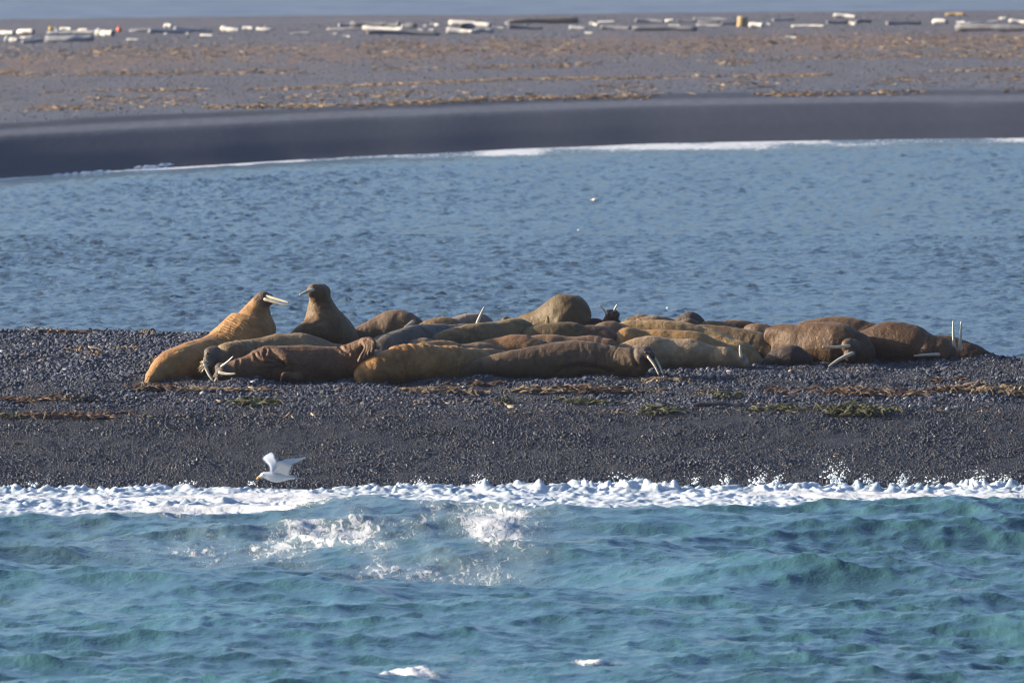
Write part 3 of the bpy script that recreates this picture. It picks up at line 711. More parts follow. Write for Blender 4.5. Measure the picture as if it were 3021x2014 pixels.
walrus('small brown walrus back at the rear, right of the tusked upturned face', (.18, .115, .048), [(1848, 948, 14), (1885, 948, 24), (1915, 948, 22), (1935, 952, 16)], (195.9, 195.9, 195.9, 195.9), 1.0, vox=.034)
walrus('rosy tan walrus back at the rear, in front of the small brown one', (.26, .185, .125), [(1885, 950, 14), (1925, 952, 27), (1965, 955, 22), (1990, 960, 16)], (195.5, 195.5, 195.5, 195.5), 1.0, vox=.034)
walrus('dark wrinkled walrus head lump at the rear above the long pale walrus', (.10, .075, .06), [(1985, 952, 16), (2012, 948, 20), (2038, 945, 24), (2065, 952, 20), (2085, 960, 12)], (195.7, 195.7, 195.7, 195.7, 195.7), 1.0, vox=.034, lump=.07)
walrus('small brown walrus snout resting in front of the dark wrinkled lump', (.16, .10, .055), [(2008, 960, 14), (2030, 955, 20), (2055, 962, 16)], (195.4, 195.35, 195.35), 1.0, vox=.034)
walrus('low ochre walrus back right of the dark wrinkled lump', (.25, .165, .075), [(2066, 962, 14), (2100, 962, 20), (2140, 965, 18), (2170, 972, 14)], (195.6, 195.6, 195.6, 195.6), 1.0, vox=.034)
walrus('smooth rust brown walrus back in the far row, left of the round-rumped one', (.19, .105, .045), [(2130, 962, 16), (2165, 962, 22), (2200, 964, 22), (2235, 972, 18)], (196.0, 196.0, 196.0, 196.0), 1.0, vox=.034)
walrus('round-rumped brown walrus facing away, left of the dark pile at the right', (.20, .13, .08), [(2206, 976, 18), (2235, 980, 27), (2275, 990, 28), (2300, 1004, 24)], (195.4, 195.35, 195.3, 195.2), 1.0, vox=.03)
walrus('low golden walrus back in the far row, just left of the arched dark back', (.26, .16, .06), [(2255, 968, 12), (2290, 972, 19), (2335, 974, 20), (2370, 980, 18)], (196.0, 196.0, 196.0, 196.0), 1.0, vox=.034)
walrus('arched reddish walrus back rising behind the walrus with two crossed tusks', (.13, .072, .028),
       [(2375, 990, 44), (2420, 988, 52), (2475, 985, 54), (2530, 988, 51), (2590, 1000, 44)], (195.5, 195.5, 195.5, 195.4, 195.3), 1.0, vox=.03)
walrus('brown walrus curled over its chest, two tusks pointing left', (.122, .066, .027),
       [(2262, 978, 14), (2310, 988, 26), (2360, 1000, 46), (2420, 1008, 62), (2480, 1018, 66), (2525, 1030, 56), (2552, 1046, 40)],
       (194.7, 194.6, 194.5, 194.4, 194.3, 194.25, 194.2), 1.0,
       blobs=[(2516, 1030, 193.85, 26), (2504, 1020, 193.7, 17), (2508, 1046, 193.65, 14), (2498, 1016, 193.65, 11)],
       tusks=[((2496, 1020, 193.55), (2428, 1023, 193.45), 5, 2), ((2508, 1046, 193.5), (2447, 1079, 193.35), 6, -3)],
       dark=[(2512, 1030, 193.6, 30, (.075, .052, .035), .8)], vox=.024, lump=.035)
walrus('low dark walrus lying in front of the curled one', (.055, .036, .026),
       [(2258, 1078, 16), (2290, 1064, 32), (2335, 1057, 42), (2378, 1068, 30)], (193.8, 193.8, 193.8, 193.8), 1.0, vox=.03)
walrus('dark brown walrus at far right with one tusk lying level near the gravel', (.105, .054, .021),
       [(2548, 1005, 34), (2590, 1008, 55), (2635, 1010, 67), (2690, 1020, 60), (2735, 1032, 48), (2775, 1042, 40), (2800, 1050, 28)],
       (194.7, 194.7, 194.7, 194.6, 194.5, 194.4, 194.3), 1.0,
       blobs=[(2770, 1034, 194.42, 40), (2740, 1040, 194.35, 34)],
       tusks=[((2762, 1046, 194.08), (2698, 1049, 193.95), 5, -1)], vox=.024, lump=.03)
walrus('rearmost walrus at the right end lying on its back with two tusks straight up', (.085, .046, .024),
       [(2735, 1018, 28), (2785, 1026, 38), (2840, 1040, 36), (2890, 1052, 28), (2935, 1064, 12)], (195.2, 195.2, 195.1, 195.0, 194.9), 1.0,
       tusks=[((2815, 1016, 194.7), (2812, 948, 194.75), 4.8, 1), ((2831, 1022, 194.7), (2836, 950, 194.75), 4.8, -1)], vox=.026)

def tusk(parent, a, b, rpx, bend):
    A = np.array(P(*a)); B = np.array(P(*b)); yy = a[2]; r = rpx * yy / FPX
    dr = B - A; L = np.linalg.norm(dr); perp = np.cross(dr / L, [0, 1, 0]); bd = bend * yy / FPX
    n = 11; vs, fs = [], []
    A2 = A - dr / L * .05
    pts = [A2 + (B - A2) * t + perp * bd * math.sin(math.pi * t) for t in np.linspace(0, 1, n)]
    rad = [r * (1 - .55 * t ** 2.0) for t in np.linspace(0, 1, n)]
    tube(vs, fs, pts, rad, 10, .85, cap=1.0)
    o = mesh_obj('tusk', vs, fs, M_TUSK, parent=parent)
    return o

def finish_walruses():
    dg = bpy.context.evaluated_depsgraph_get()
    done = [(bpy.data.meshes.new_from_object(p[0].evaluated_get(dg)), p) for p in PEND]
    for me, (o, R, tint, folds, dark, tusks, whisk, creases, lump, eyes) in done:
        o.modifiers.clear(); old = o.data; me.name = 'walrus'; o.data = me; bpy.data.meshes.remove(old)
        n = len(me.vertices); co = np.empty(n * 3, np.float32); me.vertices.foreach_get('co', co); co = co.reshape(-1, 3).astype(float)
        no = np.empty(n * 3, np.float32); me.vertices.foreach_get('normal', no); no = no.reshape(-1, 3).astype(float)
        sd = int(abs(R[0, 0]) * 1000) % 9999
        dsp = lump * fbm(co[:, 0] * 2.0, co[:, 1] * 2.0, co[:, 2] * 2.0, sd, 2) + .005 * fbm(co[:, 0] * 9, co[:, 1] * 8, co[:, 2] * 8, sd + 5, 3)
        folds = list(folds) + [(.06, .50, .26, .003, 'ring'), (.62, .94, .17, .006, 'ring')]
        if folds:
            d2 = ((co[:, None, :] - R[None, :, :3]) ** 2).sum(-1); k = d2.argmin(1)
            arc = np.concatenate([[0], np.cumsum(np.linalg.norm(np.diff(R[:, :3], axis=0), axis=1))]); tan = np.gradient(R[:, :3], axis=0); tan /= np.linalg.norm(tan, axis=1)[:, None]
            s = arc[k] + ((co - R[k, :3]) * tan[k]).sum(1); u = s / arc[-1]
            for (s0, s1, lam, amp, mode) in folds:
                win = sstep(s0, s0 + .06, u) * (1 - sstep(s1 - .06, s1, u))
                if mode == 'neck': win = win * sstep(-.45, .30, -no[:, 0] * .9 + no[:, 2] * .25 + .25 * noise(co[:, 0] * 4, co[:, 1] * 4, co[:, 2] * 4, sd))
                wob = 1.6 * noise(co[:, 0] * 3, co[:, 1] * 3, co[:, 2] * 3, sd + 9) + .8 * noise(co[:, 0] * 8, co[:, 1] * 8, co[:, 2] * 8, sd + 12)
                a = amp * (.55 + .6 * noise(co[:, 0] * 2.5, co[:, 1] * 2.5, co[:, 2] * 2.5, sd + 3))
                dsp = dsp - win * a * (1 - np.abs(np.sin(np.pi * s / lam + wob))) ** 1.6 * 1.6
        if creases:                                # skin folds: grooves along a line, on the side that shows them
            sx = 1510.5 + co[:, 0] / co[:, 1] * FPX; th = np.arctan((CAM.z - co[:, 2]) / co[:, 1]); sy = 1007 + np.tan(th - PITCH) * FPX
            for pl, wd, dep in creases:
                q = cr(np.array(pl), 40); dd = np.sqrt(((sx[:, None] - q[None, :, 0]) ** 2 + (sy[:, None] - q[None, :, 1]) ** 2).min(1))
                f = sstep(.35, -.2, no[:, 1]) if False else (1 - sstep(-.2, .3, no[:, 1]))
                dsp = dsp - f * dep * np.exp(-(dd / wd) ** 2) + f * dep * .45 * np.exp(-((dd - wd * 2.2) / (wd * 1.2)) ** 2)
        co = co + no * dsp[:, None]
        gz = near_z(co[:, 0], co[:, 1]); co[:, 2] = np.maximum(co[:, 2], gz - .06)
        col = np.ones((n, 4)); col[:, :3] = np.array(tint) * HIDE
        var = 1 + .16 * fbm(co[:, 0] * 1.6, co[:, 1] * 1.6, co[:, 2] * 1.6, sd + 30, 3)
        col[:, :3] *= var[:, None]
        for (a, b, yy, r, c, f) in dark:
            c0 = np.array(P(a, b, yy)); rr = r * yy / FPX; dd = np.linalg.norm((co - c0) * [1, .8, 1], axis=1) + .03 * noise(co[:, 0] * 9, co[:, 1] * 9, co[:, 2] * 9, sd + 40)
            k = (f * (1 - sstep(rr * .8, rr * 1.12, dd)))[:, None]
            col[:, :3] = col[:, :3] * (1 - k) + np.array(c) * k
        cx, cy = co[:, 0].mean(), co[:, 1].mean(); base = np.array([cx, cy, float(near_z(np.array([cx]), np.array([cy]))[0])])
        me.vertices.foreach_set('co', (co - base).astype(np.float32).ravel()); me.update()
        ca = me.attributes.new('skin', 'FLOAT_COLOR', 'POINT'); ca.data.foreach_set('color', col.astype(np.float32).ravel())
        me.materials.clear(); me.materials.append(M_SKIN); me.polygons.foreach_set('use_smooth', np.ones(len(me.polygons), bool))
        o.location = base; mw = Matrix.Translation(Vector(base))
        for (a, b, rp, bend) in tusks:
            t = tusk(o, a, b, rp, bend); t.matrix_parent_inverse = mw.inverted()
        for (a, b, yy) in eyes:
            vs, fs = [], []; ball(vs, fs, (0, 0, 0), .022, nu=10, nv=7); e = mesh_obj('eye', vs, fs, M_EYE, parent=o); e.location = Vector(P(a, b, yy)) - Vector(base)
        if whisk:
            a, b, yy, dr, cnt = whisk; vs, fs = [], []
            for i in range(cnt):
                p0 = np.array(P(a + random.uniform(-5, 12), b + random.uniform(-12, 12), yy + random.uniform(-.03, .03)))
                dv = np.array(dr) + np.array([random.gauss(0, .3), random.gauss(0, .3), random.gauss(0, .3)]); dv /= np.linalg.norm(dv)
                L = random.uniform(.07, .13)
                q = [p0 + dv * L * t + np.array([0, 0, -.04 * t * t]) for t in (0, .33, .66, 1)]
                tube(vs, fs, q, [.006, .005, .004, .0025], 5, 1.0)
            h = mesh_obj('whiskers', vs, fs, M_HAIR, parent=o); h.matrix_parent_inverse = mw.inverted()
bpy.context.view_layer.update()
finish_walruses()

# ------------------------------------------------------------------ driftwood on the far beach
def log(x0, y0, x1, y1, t, mat, label, lit=0.0, stub=(), taper=.85, end=None, name='driftwood_log', cat='driftwood log'):
    """log lying on the shingle; y is the pixel of its centre line, t its thickness in pixels"""
    if lit == 0: lit = ((x0 * 37 + y0 * 11) % 17 - 8) / 8 * .55
    mid = hit((x0 + x1) / 2, (y0 + y1) / 2 + t * .5, far_z, 430, 640); Yc = mid.y + .2
    s = Yc / FPX; L = abs(x1 - x0) * s
    A = np.array(P(x0, y0, Yc + lit * L * .5)); B = np.array(P(x1, y1, Yc - lit * L * .5)); r = t * .5 * s
    for q in (A, B):
        g = float(far_z(np.array([q[0]]), np.array([q[1]]))[0]); q[2] = g + r * .8 + max(0, q[2] - (g + r * .8)) * .35
    rg = random.Random(int(x0 * 7 + y0 * 3)); n = 12; c = (A + B) / 2
    dr = (B - A); Ln = np.linalg.norm(dr) + 1e-6; ax = dr / Ln; sd = np.cross(ax, [0, 0, 1.0]); sd /= np.linalg.norm(sd)
    bow = rg.uniform(-.09, .09) * Ln; ph = rg.uniform(0, 6)
    pts = np.array([A + dr * u + sd * bow * math.sin(math.pi * u) + np.array([0, 0, .30 * r * math.sin(3.4 * u + ph)]) for u in np.linspace(0, 1, n)]) - c
    rad = [r * (1 + (taper - 1) * u) * (1 + .10 * math.sin(9 * u + ph) + .10 * rg.uniform(-1, 1)) for u in np.linspace(0, 1, n)]
    vs, fs = [], []; tube(vs, fs, pts, rad, 12, 1.05, cap=.18)
    for (u, up, l, rr) in stub:                    # broken branch stubs and root legs
        p = A + dr * u - c; d = np.array([rg.uniform(-.3, .3), -.2, up]); d = d / np.linalg.norm(d)
        tube(vs, fs, [p, p + d * r * l * .6, p + d * r * l + np.array([.05, 0, 0])], [r * rr, r * rr * .8, r * rr * .45], 8, 1.0, cap=.3)
    va = np.array(vs); vs = va + r * .20 * np.stack([fbm(va[:, 0] * 2.2, va[:, 1] * 6, va[:, 2] * 6, 400 + q, 2) for q in range(3)], -1) * [.3, 1, 1]
    o = mesh_obj(name, vs, fs, mat); o.location = c; tag(o, label, cat, 'driftwood scattered on the far beach')
    if end is not None:                            # sawn faces
        for q, sgn, rr in ((pts[0], -1, rad[0]), (pts[-1], 1, rad[-1])):
            if end == 'left' and sgn == 1: continue
            e_v, e_f = [], []
            tube(e_v, e_f, [q + ax * sgn * rr * .12, q + ax * sgn * rr * .21], [rr * .93, rr * .88], 12, 1.05, cap=.02)
            mesh_obj('cut_end', e_v, e_f, M_ENDG if sgn == -1 else M_DARKEND, parent=o)  # left end pale, right end near black
    return o
PW, GW, DW, BW = M_WOODP, M_WOODG, M_WOODD, M_WOODB
log(-14, 95, 40, 96, 15, PW, 'white driftwood log cut by the left edge, topmost there', .8, end='both')
log(55, 92, 98, 96, 15, PW, 'short white log with a dark end, left of the yellow float', .9, end='both')
log(163, 88, 170, 88, 13, PW, 'white stub of wood right beside the yellow float', .9)
log(177, 86, 210, 86, 8, PW, 'small pale plank above the long grey log at left', .8)
log(232, 89, 258, 89, 8, PW, 'small pale plank just left of the fat white log', .8)
log(140, 99, 284, 94, 12, GW, 'long thin grey log lying behind the big bluish one at left', .0)
log(288, 97, 333, 97, 22, PW, 'fat short white log left of the orange float', .9, end='both')
log(137, 117, 275, 110, 22, GW, 'big bluish grey log with a broken white left end', .1, end='left', stub=[(.6, 1, 1.5, .2)])
log(17, 116, 53, 117, 18, PW, 'stumpy whitish log at the left, nearest the water', .6)
log(62, 110, 95, 112, 7, PW, 'thin pale stick between the stumpy log and the big bluish one', .5)
log(65, 123, 124, 121, 13, GW, 'low grey log in front of the big bluish one', .0)
log(383, 90, 438, 89, 9, GW, 'brownish short log just right of the orange float', .3, stub=[(.1, 1, 2, .3)])
log(440, 92, 560, 91, 14, GW, 'grey log under the upright white stub, right of the orange float', .0, stub=[(.02, 1, 1.6, .5), (.4, 1, 1, .25)])
log(487, 76, 506, 79, 14, PW, 'leaning white stub on top of the grey logs', .8)
log(515, 84, 625, 92, 13, GW, 'tapering grey log sloping down to the right of the leaning stub', .0, taper=.45)
log(592, 102, 628, 110, 6, PW, 'thin white sliver below the tapering grey log', .7)
log(655, 83, 705, 90, 14, PW, 'white root stump with two short legs', .7, stub=[(.15, -1, 2.6, .45), (.9, -1, 2.2, .45)])
log(718, 84, 746, 84, 9, PW, 'small white piece right of the legged root stump', .7)
log(760, 88, 803, 86, 10, PW, 'white branch with a prong standing up, right of the root stump', .5, stub=[(.2, -1, 2.4, .5), (.45, 1, 2.6, .4)])
log(375, 121, 412, 116, 6, PW, 'pale stick alone on the gravel below the orange float', .4)
log(484, 100, 492, 100, 6, PW, 'tiny white chip below the leaning stub', .6)
log(548, 99, 557, 99, 5, PW, 'tiny white chip below the tapering grey log', .6)
log(858, 101, 915, 97, 6, GW, 'flat grey board left of the long thin branch', .3)
log(1000, 74, 1038, 74, 12, GW, 'short grey log at the back, left end of the long dark one', .0)
log(1037, 74, 1228, 72, 20, DW, 'long dark log at the back with pale stubs on top', .0, stub=[(.01, 1, 1.6, .5), (.4, 1, 1.6, .2), (.72, 1, 1.3, .5)])
log(965, 93, 1085, 79, 5, PW, 'long thin bare branch sloping up to the right', .2, stub=[(.0, -1, 6, .8)])
log(1072, 88, 1190, 82, 14, PW, 'cream log lit by the sun in front of the long dark one', .6, end='left', stub=[(.95, 1, 2.2, .6)])
log(1085, 99, 1295, 98, 13, DW, 'long dark log in front of the cream sunlit one', .0, stub=[(.0, 1, 1.5, .7)])
log(1012, 108, 1034, 108, 5, PW, 'small white splinter below the thin bare branch', .5)
log(984, 99, 993, 99, 8, PW, 'small white lump under the thin bare branch', .5)
log(1250, 76, 1259, 77, 9, PW, 'small white nub right of the long dark back log', .6)
log(1272, 74, 1296, 73, 11, PW, 'white block left of the big split white log', .6)
log(1234, 89, 1249, 88, 5, PW, 'white chip above the right half of the dark front log', .5)
log(1264, 89, 1280, 88, 5, PW, 'white chip just left of the big split white log', .5)
log(1327, 68, 1448, 75, 17, PW, 'big white log lying above the black log end', .5, end='both')
log(1320, 84, 1395, 100, 19, PW, 'white log slab slanting under the black log end', .5, taper=.7)
log(1396, 93, 1455, 89, 16, GW, 'bluish log right of the black log end', .0)
log(1452, 81, 1487, 83, 4, PW, 'thin pale stick right of the big white log', .3)
log(1502, 69, 1704, 58, 11, BW, 'long dark brown trunk thickening to its raised right end', -.1, taper=2.1, end='left')
log(1493, 68, 1502, 68, 12, PW, 'pale root knob at the thin end of the dark brown trunk', .7)
log(1500, 80, 1600, 83, 11, DW, 'dark grey log below the dark brown trunk', .0)
log(1682, 84, 1730, 83, 11, GW, 'splintered whitish root below the thick end of the brown trunk', .6, stub=[(.3, 1, 1.8, .4), (.6, 1, 2.0, .3)])
log(1743, 70, 1765, 74, 12, PW, 'bright white stub right of the brown trunk', .8)
log(1765, 65, 1815, 65, 6, PW, 'thin cream pole behind the bright white stub', .4)
log(1773, 82, 1858, 83, 13, DW, 'dark log below the thin cream pole', .0)
log(1727, 101, 1750, 97, 7, PW, 'pale broken stick in front of the dark logs at centre', .5)
log(1875, 63, 1960, 63, 12, GW, 'bluish log at the back, left of a whitish block', .0)
log(1868, 82, 2055, 86, 16, DW, 'longest dark log at centre right, left of the ochre stump', .0)
log(1964, 61, 1987, 61, 10, PW, 'whitish block at the back above the longest dark log', .6)
log(1973, 76, 2008, 77, 5, PW, 'cream stick lying on the longest dark log', .4)
log(2000, 63, 2055, 63, 9, DW, 'dark log behind, right of the whitish block', .0)
log(2060, 64, 2122, 64, 8, DW, 'thin dark log under a pale pole, left of the ochre stump', .0)
log(2045, 55, 2145, 58, 5, PW, 'thin pale pole at the very back left of the ochre stump', .2)
log(2055, 75, 2128, 76, 6, PW, 'cream pole in front of the thin dark log', .3)
log(2130, 70, 2172, 70, 9, DW, 'small dark log touching the ochre stump', .0)
log(2212, 70, 2250, 82, 15, PW, 'bright white broken log right of the ochre stump', .8, stub=[(.6, 1, 1.2, .5)])
log(2264, 72, 2274, 73, 7, PW, 'small white chip right of the bright broken log', .5)
log(2280, 60, 2345, 56, 9, GW, 'grey log at the back, right of the ochre stump', .0)
log(2336, 80, 2435, 74, 8, PW, 'long cream pole lying alone at centre right', .4)
log(2461, 51, 2525, 45, 12, PW, 'cream log with a dark end raised at the very back', .5, end='both')
log(2440, 66, 2508, 66, 11, DW, 'dark log left of the white cut end at right', .0)
log(2525, 66, 2570, 61, 11, DW, 'dark log right of the white cut end', .0)
log(2508, 66, 2526, 73, 13, PW, 'white cut end between two dark logs at right', .9)
log(2617, 67, 2717, 67, 12, DW, 'dark low log alone at right, left of the cream block', .0)
log(2755, 65, 2793, 64, 15, PW, 'cream block left of the big dark log by the right edge', .7, end='both')
log(2790, 44, 2845, 43, 10, M_WOODY, 'tan log at the back above the cream block', .4)
log(2822, 67, 2848, 66, 8, PW, 'cream stub on the left end of the big dark log', .6)
log(2825, 84, 3045, 82, 22, DW, 'big dark log running out of the right edge', .0, end='left')
log(2850, 72, 2902, 70, 10, GW, 'bluish log resting behind the big dark one at right', .0)
log(2915, 65, 2945, 62, 9, GW, 'grey stub behind the big dark log', .3)
log(2950, 54, 2968, 55, 9, PW, 'small white knob near the right edge', .6)
log(2978, 65, 3040, 67, 12, PW, 'cream log cut by the right edge', .5)
log(2320, 109, 2350, 112, 5, PW, 'pale stick alone on the gravel below the cream pole', .5)

def stump(px, py, wpx, hpx):
    g = hit(px, py, far_z, 430, 640); s = g.y / FPX; r = wpx * .5 * s; h = hpx * s; vs, fs = [], []
    tube(vs, fs, [(0, 0, -.1), (0, 0, h * .3), (.01, 0, h * .7), (.02, 0, h)], [r * 1.12, r, r * .97, r * .96], 16, 1.0, cap=.06)
    o = mesh_obj('tree_stump', vs, fs, M_WOODY); o.location = g; tag(o, 'upright ochre stump standing on the far beach', 'tree stump')
    e_v, e_f = [], []; tube(e_v, e_f, [(.02, 0, h + r * .055), (.02, 0, h + r * .09)], [r * .9, r * .88], 16, 1.0, cap=.02); mesh_obj('cut_end', e_v, e_f, M_ENDG, parent=o)
stump(2190, 80, 31, 29)

def black_end():
    """thick log pointing at the camera, showing its dark end"""
    g = hit(1370, 94, far_z, 430, 640); s = g.y / FPX; r = 16 * s; vs, fs = [], []
    tube(vs, fs, [(0, 0, r * .55), (.15, 1.0, r * .6), (.3, 2.4, r * .6)], [r, r * .98, r * .9], 16, 1.0, cap=.1)
    o = mesh_obj('driftwood_log', vs, fs, DW); o.location = g; tag(o, 'thick log pointing at the sea with a round black end', 'driftwood log', 'driftwood scattered on the far beach')
    e_v, e_f = [], []; tube(e_v, e_f, [(0, -r * .10, r * .55), (0, -r * .14, r * .55)], [r * .95, r * .9], 16, 1.0, cap=.02); mesh_obj('dark_end', e_v, e_f, M_DARKEND, parent=o)
black_end()

def float_ball(px, py, rpx, mat, label):
    g = hit(px, py + rpx, far_z, 430, 640); s = g.y / FPX; r = rpx * s; vs, fs = [], []
    ball(vs, fs, (0, 0, r * .95), r, (1, 1, 1.06), 18, 12)
    o = mesh_obj('fishing_float', vs, fs, mat); o.location = g; tag(o, label, 'fishing float', 'lost fishing floats')
    vs, fs = [], []
    tube(vs, fs, [(-.05, 0, r * 1.85), (-.045, 0, r * 2.2), (0, 0, r * 2.35), (.045, 0, r * 2.2), (.05, 0, r * 1.85)], [.022] * 5, 8, 1.0)
    mesh_obj('rope_eye', vs, fs, mat, parent=o)
float_ball(352, 88, 7.5, M_ORANGE, 'round orange fishing float between the logs at left')
float_ball(149, 86, 6, M_YELLOW, 'small yellow fishing float among the white logs at far left')

# ------------------------------------------------------------------ seaweed on the near beach
def ribbon_clump(name, x0, x1, y0, y1, n, mat, label, hgt=.05, wid=.03, cat='seaweed clump', curl=1.0):
    g = hit((x0 + x1) / 2, y1, near_z, 181, 204); s = g.y / FPX; W = (x1 - x0) * s * .5
    d0 = hit((x0 + x1) / 2, y0 + (y1 - y0) * .3, near_z, 181, 204); D = max(.06, min(.45, (d0.y - g.y) * .5))
    if n < 17: D = min(D, .10); W = min(W, .16)
    rg = random.Random(int(x0 * 13 + y1)); vs, fs = [], []
    c = g + Vector((0, D, 0)); c.z = float(near_z(np.array([c.x]), np.array([c.y]))[0])
    for _ in range(n):
        u = rg.gauss(0, .42 if n > 20 else .26); u = max(-1, min(1, u)); x = c.x + u * W; y = c.y + rg.uniform(-1, 1) * D
        a = rg.gauss(0, .5) + (math.pi if rg.random() < .5 else 0); L = rg.uniform(.12, .40) * min(1, W * 2 + .3); wd = wid * rg.uniform(.2, .75)
        base = hgt * .75 * rg.random() ** 1.3 * (1 - .7 * u * u); rows = []; ph = rg.uniform(0, 6); arch = hgt * rg.uniform(.2, 1.0)
        for k in range(7):
            t = k / 6; aa = a + curl * .7 * math.sin(ph + t * 4)
            x += math.cos(aa) * L / 6; y += math.sin(aa) * L / 6
            z = float(near_z(np.array([x]), np.array([y]))[0]) + .018 + base + arch * math.sin(math.pi * t) + .012 * math.sin(ph + 9 * t)
            px_, py_ = -math.sin(aa) * wd * (1 - .5 * t), math.cos(aa) * wd * (1 - .5 * t); tw = .7 * math.sin(ph * 2 + 5 * t) * wd
            rows.append(((x - px_, y - py_, z - tw), (x, y, z + .010), (x + px_, y + py_, z + tw)))
        for up in (.006, -.006):
            b0 = len(vs)
            for r_ in rows:
                for q in r_: vs.append((q[0] - c.x, q[1] - c.y, q[2] - c.z + up))
            for k in range(6):
                for j in range(2):
                    A = b0 + k * 3 + j; fs.append((A, A + 3, A + 4, A + 1) if up > 0 else (A + 1, A + 4, A + 3, A))
        for k in range(6):                         # edges of the strap
            for j in (0, 2):
                A = b0 - 21 + k * 3 + j; B_ = b0 + k * 3 + j; fs.append((A, B_, B_ + 3, A + 3) if j else (A + 3, B_ + 3, B_, A))
    o = mesh_obj(name, vs, fs, mat); o.location = c; tag(o, label, cat, 'seaweed washed up on the gravel bar')
KB, KS, KG, KD = M_KBROWN, M_KSTRAW, M_KGREEN, M_KDARK
ribbon_clump('kelp_clump', 395, 515, 1142, 1157, 46, KB, 'brown kelp heap in front of the walrus rearing up on the left', .06)
ribbon_clump('kelp_clump', 405, 450, 1146, 1158, 14, KS, 'pale dry kelp scrap on the left part of the brown heap', .05)
ribbon_clump('kelp_clump', 500, 780, 1148, 1156, 60, KS, 'long line of straw coloured kelp under the walrus lying on its back', .02, .022)
ribbon_clump('kelp_clump', 0, 200, 1174, 1184, 34, KB, 'flat brown kelp line reaching the left edge', .03)
ribbon_clump('kelp_clump', 200, 282, 1174, 1190, 26, KD, 'dark curled kelp hump at the end of the flat brown line', .07)
ribbon_clump('kelp_clump', 78, 152, 1222, 1236, 30, KB, 'brown kelp bunch low on the left, nearest the left edge', .055)
ribbon_clump('kelp_clump', 0, 80, 1226, 1236, 16, KG, 'olive weed strip cut by the left edge', .03)
ribbon_clump('kelp_clump', 160, 370, 1224, 1236, 50, KB, 'long rusty kelp strip right of the low brown bunch', .035)
ribbon_clump('kelp_clump', 700, 800, 1182, 1203, 40, KG, 'olive green weed tuft below the walrus lying on its back', .06)
ribbon_clump('kelp_clump', 422, 452, 980, 993, 12, KS, 'pale weed clump on the crest of the mound at left', .07)
ribbon_clump('kelp_clump', 440, 460, 1062, 1082, 12, M_KBROWN, 'orange weed tuft just behind the big rearing walrus', .10, .02)
ribbon_clump('kelp_clump', 200, 250, 1030, 1042, 14, KS, 'pale weed scrap in the middle of the left mound', .05)
ribbon_clump('kelp_clump', 268, 298, 1034, 1056, 14, KS, 'pale yellow weed tuft right of the scrap on the left mound', .08)
ribbon_clump('kelp_clump', 360, 400, 1024, 1036, 12, KS, 'small straw tuft on the right side of the left mound', .05)
ribbon_clump('kelp_clump', 95, 290, 972, 988, 34, KB, 'rusty weed strands along the crest of the left mound', .04)
ribbon_clump('kelp_clump', 1195, 1295, 1152, 1163, 30, KS, 'golden weed clump under the wrinkled golden walrus', .04)
ribbon_clump('kelp_clump', 1310, 1420, 1153, 1165, 30, KS, 'straw weed patch left of the long orange weed line', .035)
ribbon_clump('kelp_clump', 1390, 1475, 1131, 1140, 18, KB, 'orange weed scrap close under the shingle heap', .03)
ribbon_clump('kelp_clump', 1520, 1690, 1149, 1162, 46, KS, 'pale orange weed line below the dark stretched-out walrus, left half', .04)
ribbon_clump('kelp_clump', 1660, 1860, 1147, 1163, 56, KB, 'orange brown weed line below the two long tusks', .045)
ribbon_clump('kelp_clump', 1700, 1850, 1146, 1158, 30, KS, 'straw weed mixed over the orange brown line below the two long tusks', .05)
ribbon_clump('kelp_clump', 1888, 1990, 1210, 1226, 40, KG, 'olive weed mound below and right of the two long tusks', .065)
ribbon_clump('kelp_clump', 2110, 2172, 1165, 1178, 22, KG, 'small olive weed bunch above the black kelp stalk', .05)
ribbon_clump('kelp_clump', 1474, 1502, 1174, 1190, 12, KG, 'small olive tuft at the centre of the beach', .06)
ribbon_clump('kelp_clump', 1640, 1810, 1184, 1194, 26, KG, 'thin olive weed line at mid beach', .02)
ribbon_clump('kelp_clump', 1905, 2050, 1118, 1126, 26, KS, 'thin peach coloured weed line in front of the pale buff walrus', .02)
ribbon_clump('kelp_clump', 2410, 2705, 1150, 1172, 90, KB, 'long brown weed bank below the curled walrus', .055)
ribbon_clump('kelp_clump', 2430, 2690, 1150, 1170, 46, KS, 'golden weed mixed into the long brown bank below the curled walrus', .05)
ribbon_clump('kelp_clump', 2432, 2628, 1204, 1230, 110, KG, 'large green weed mound low on the right of the beach', .085)
ribbon_clump('kelp_clump', 2240, 2365, 1200, 1216, 34, KG, 'thin green weed patch left of the large green mound', .03)
ribbon_clump('kelp_clump', 2760, 2855, 1148, 1163, 34, KB, 'brown weed heap right of the long brown bank', .07)
ribbon_clump('kelp_clump', 2835, 2940, 1134, 1165, 40, KS, 'golden weed heap near the right edge', .07)
ribbon_clump('kelp_clump', 2930, 3030, 1138, 1172, 44, KS, 'straw weed heap cut by the right edge', .07)
ribbon_clump('kelp_clump', 2260, 2330, 1150, 1164, 18, KB, 'orange weed scrap left of the long brown bank', .04)
ribbon_clump('kelp_clump', 2760, 2850, 1118, 1130, 18, KB, 'orange weed strands behind the brown heap at right', .03)

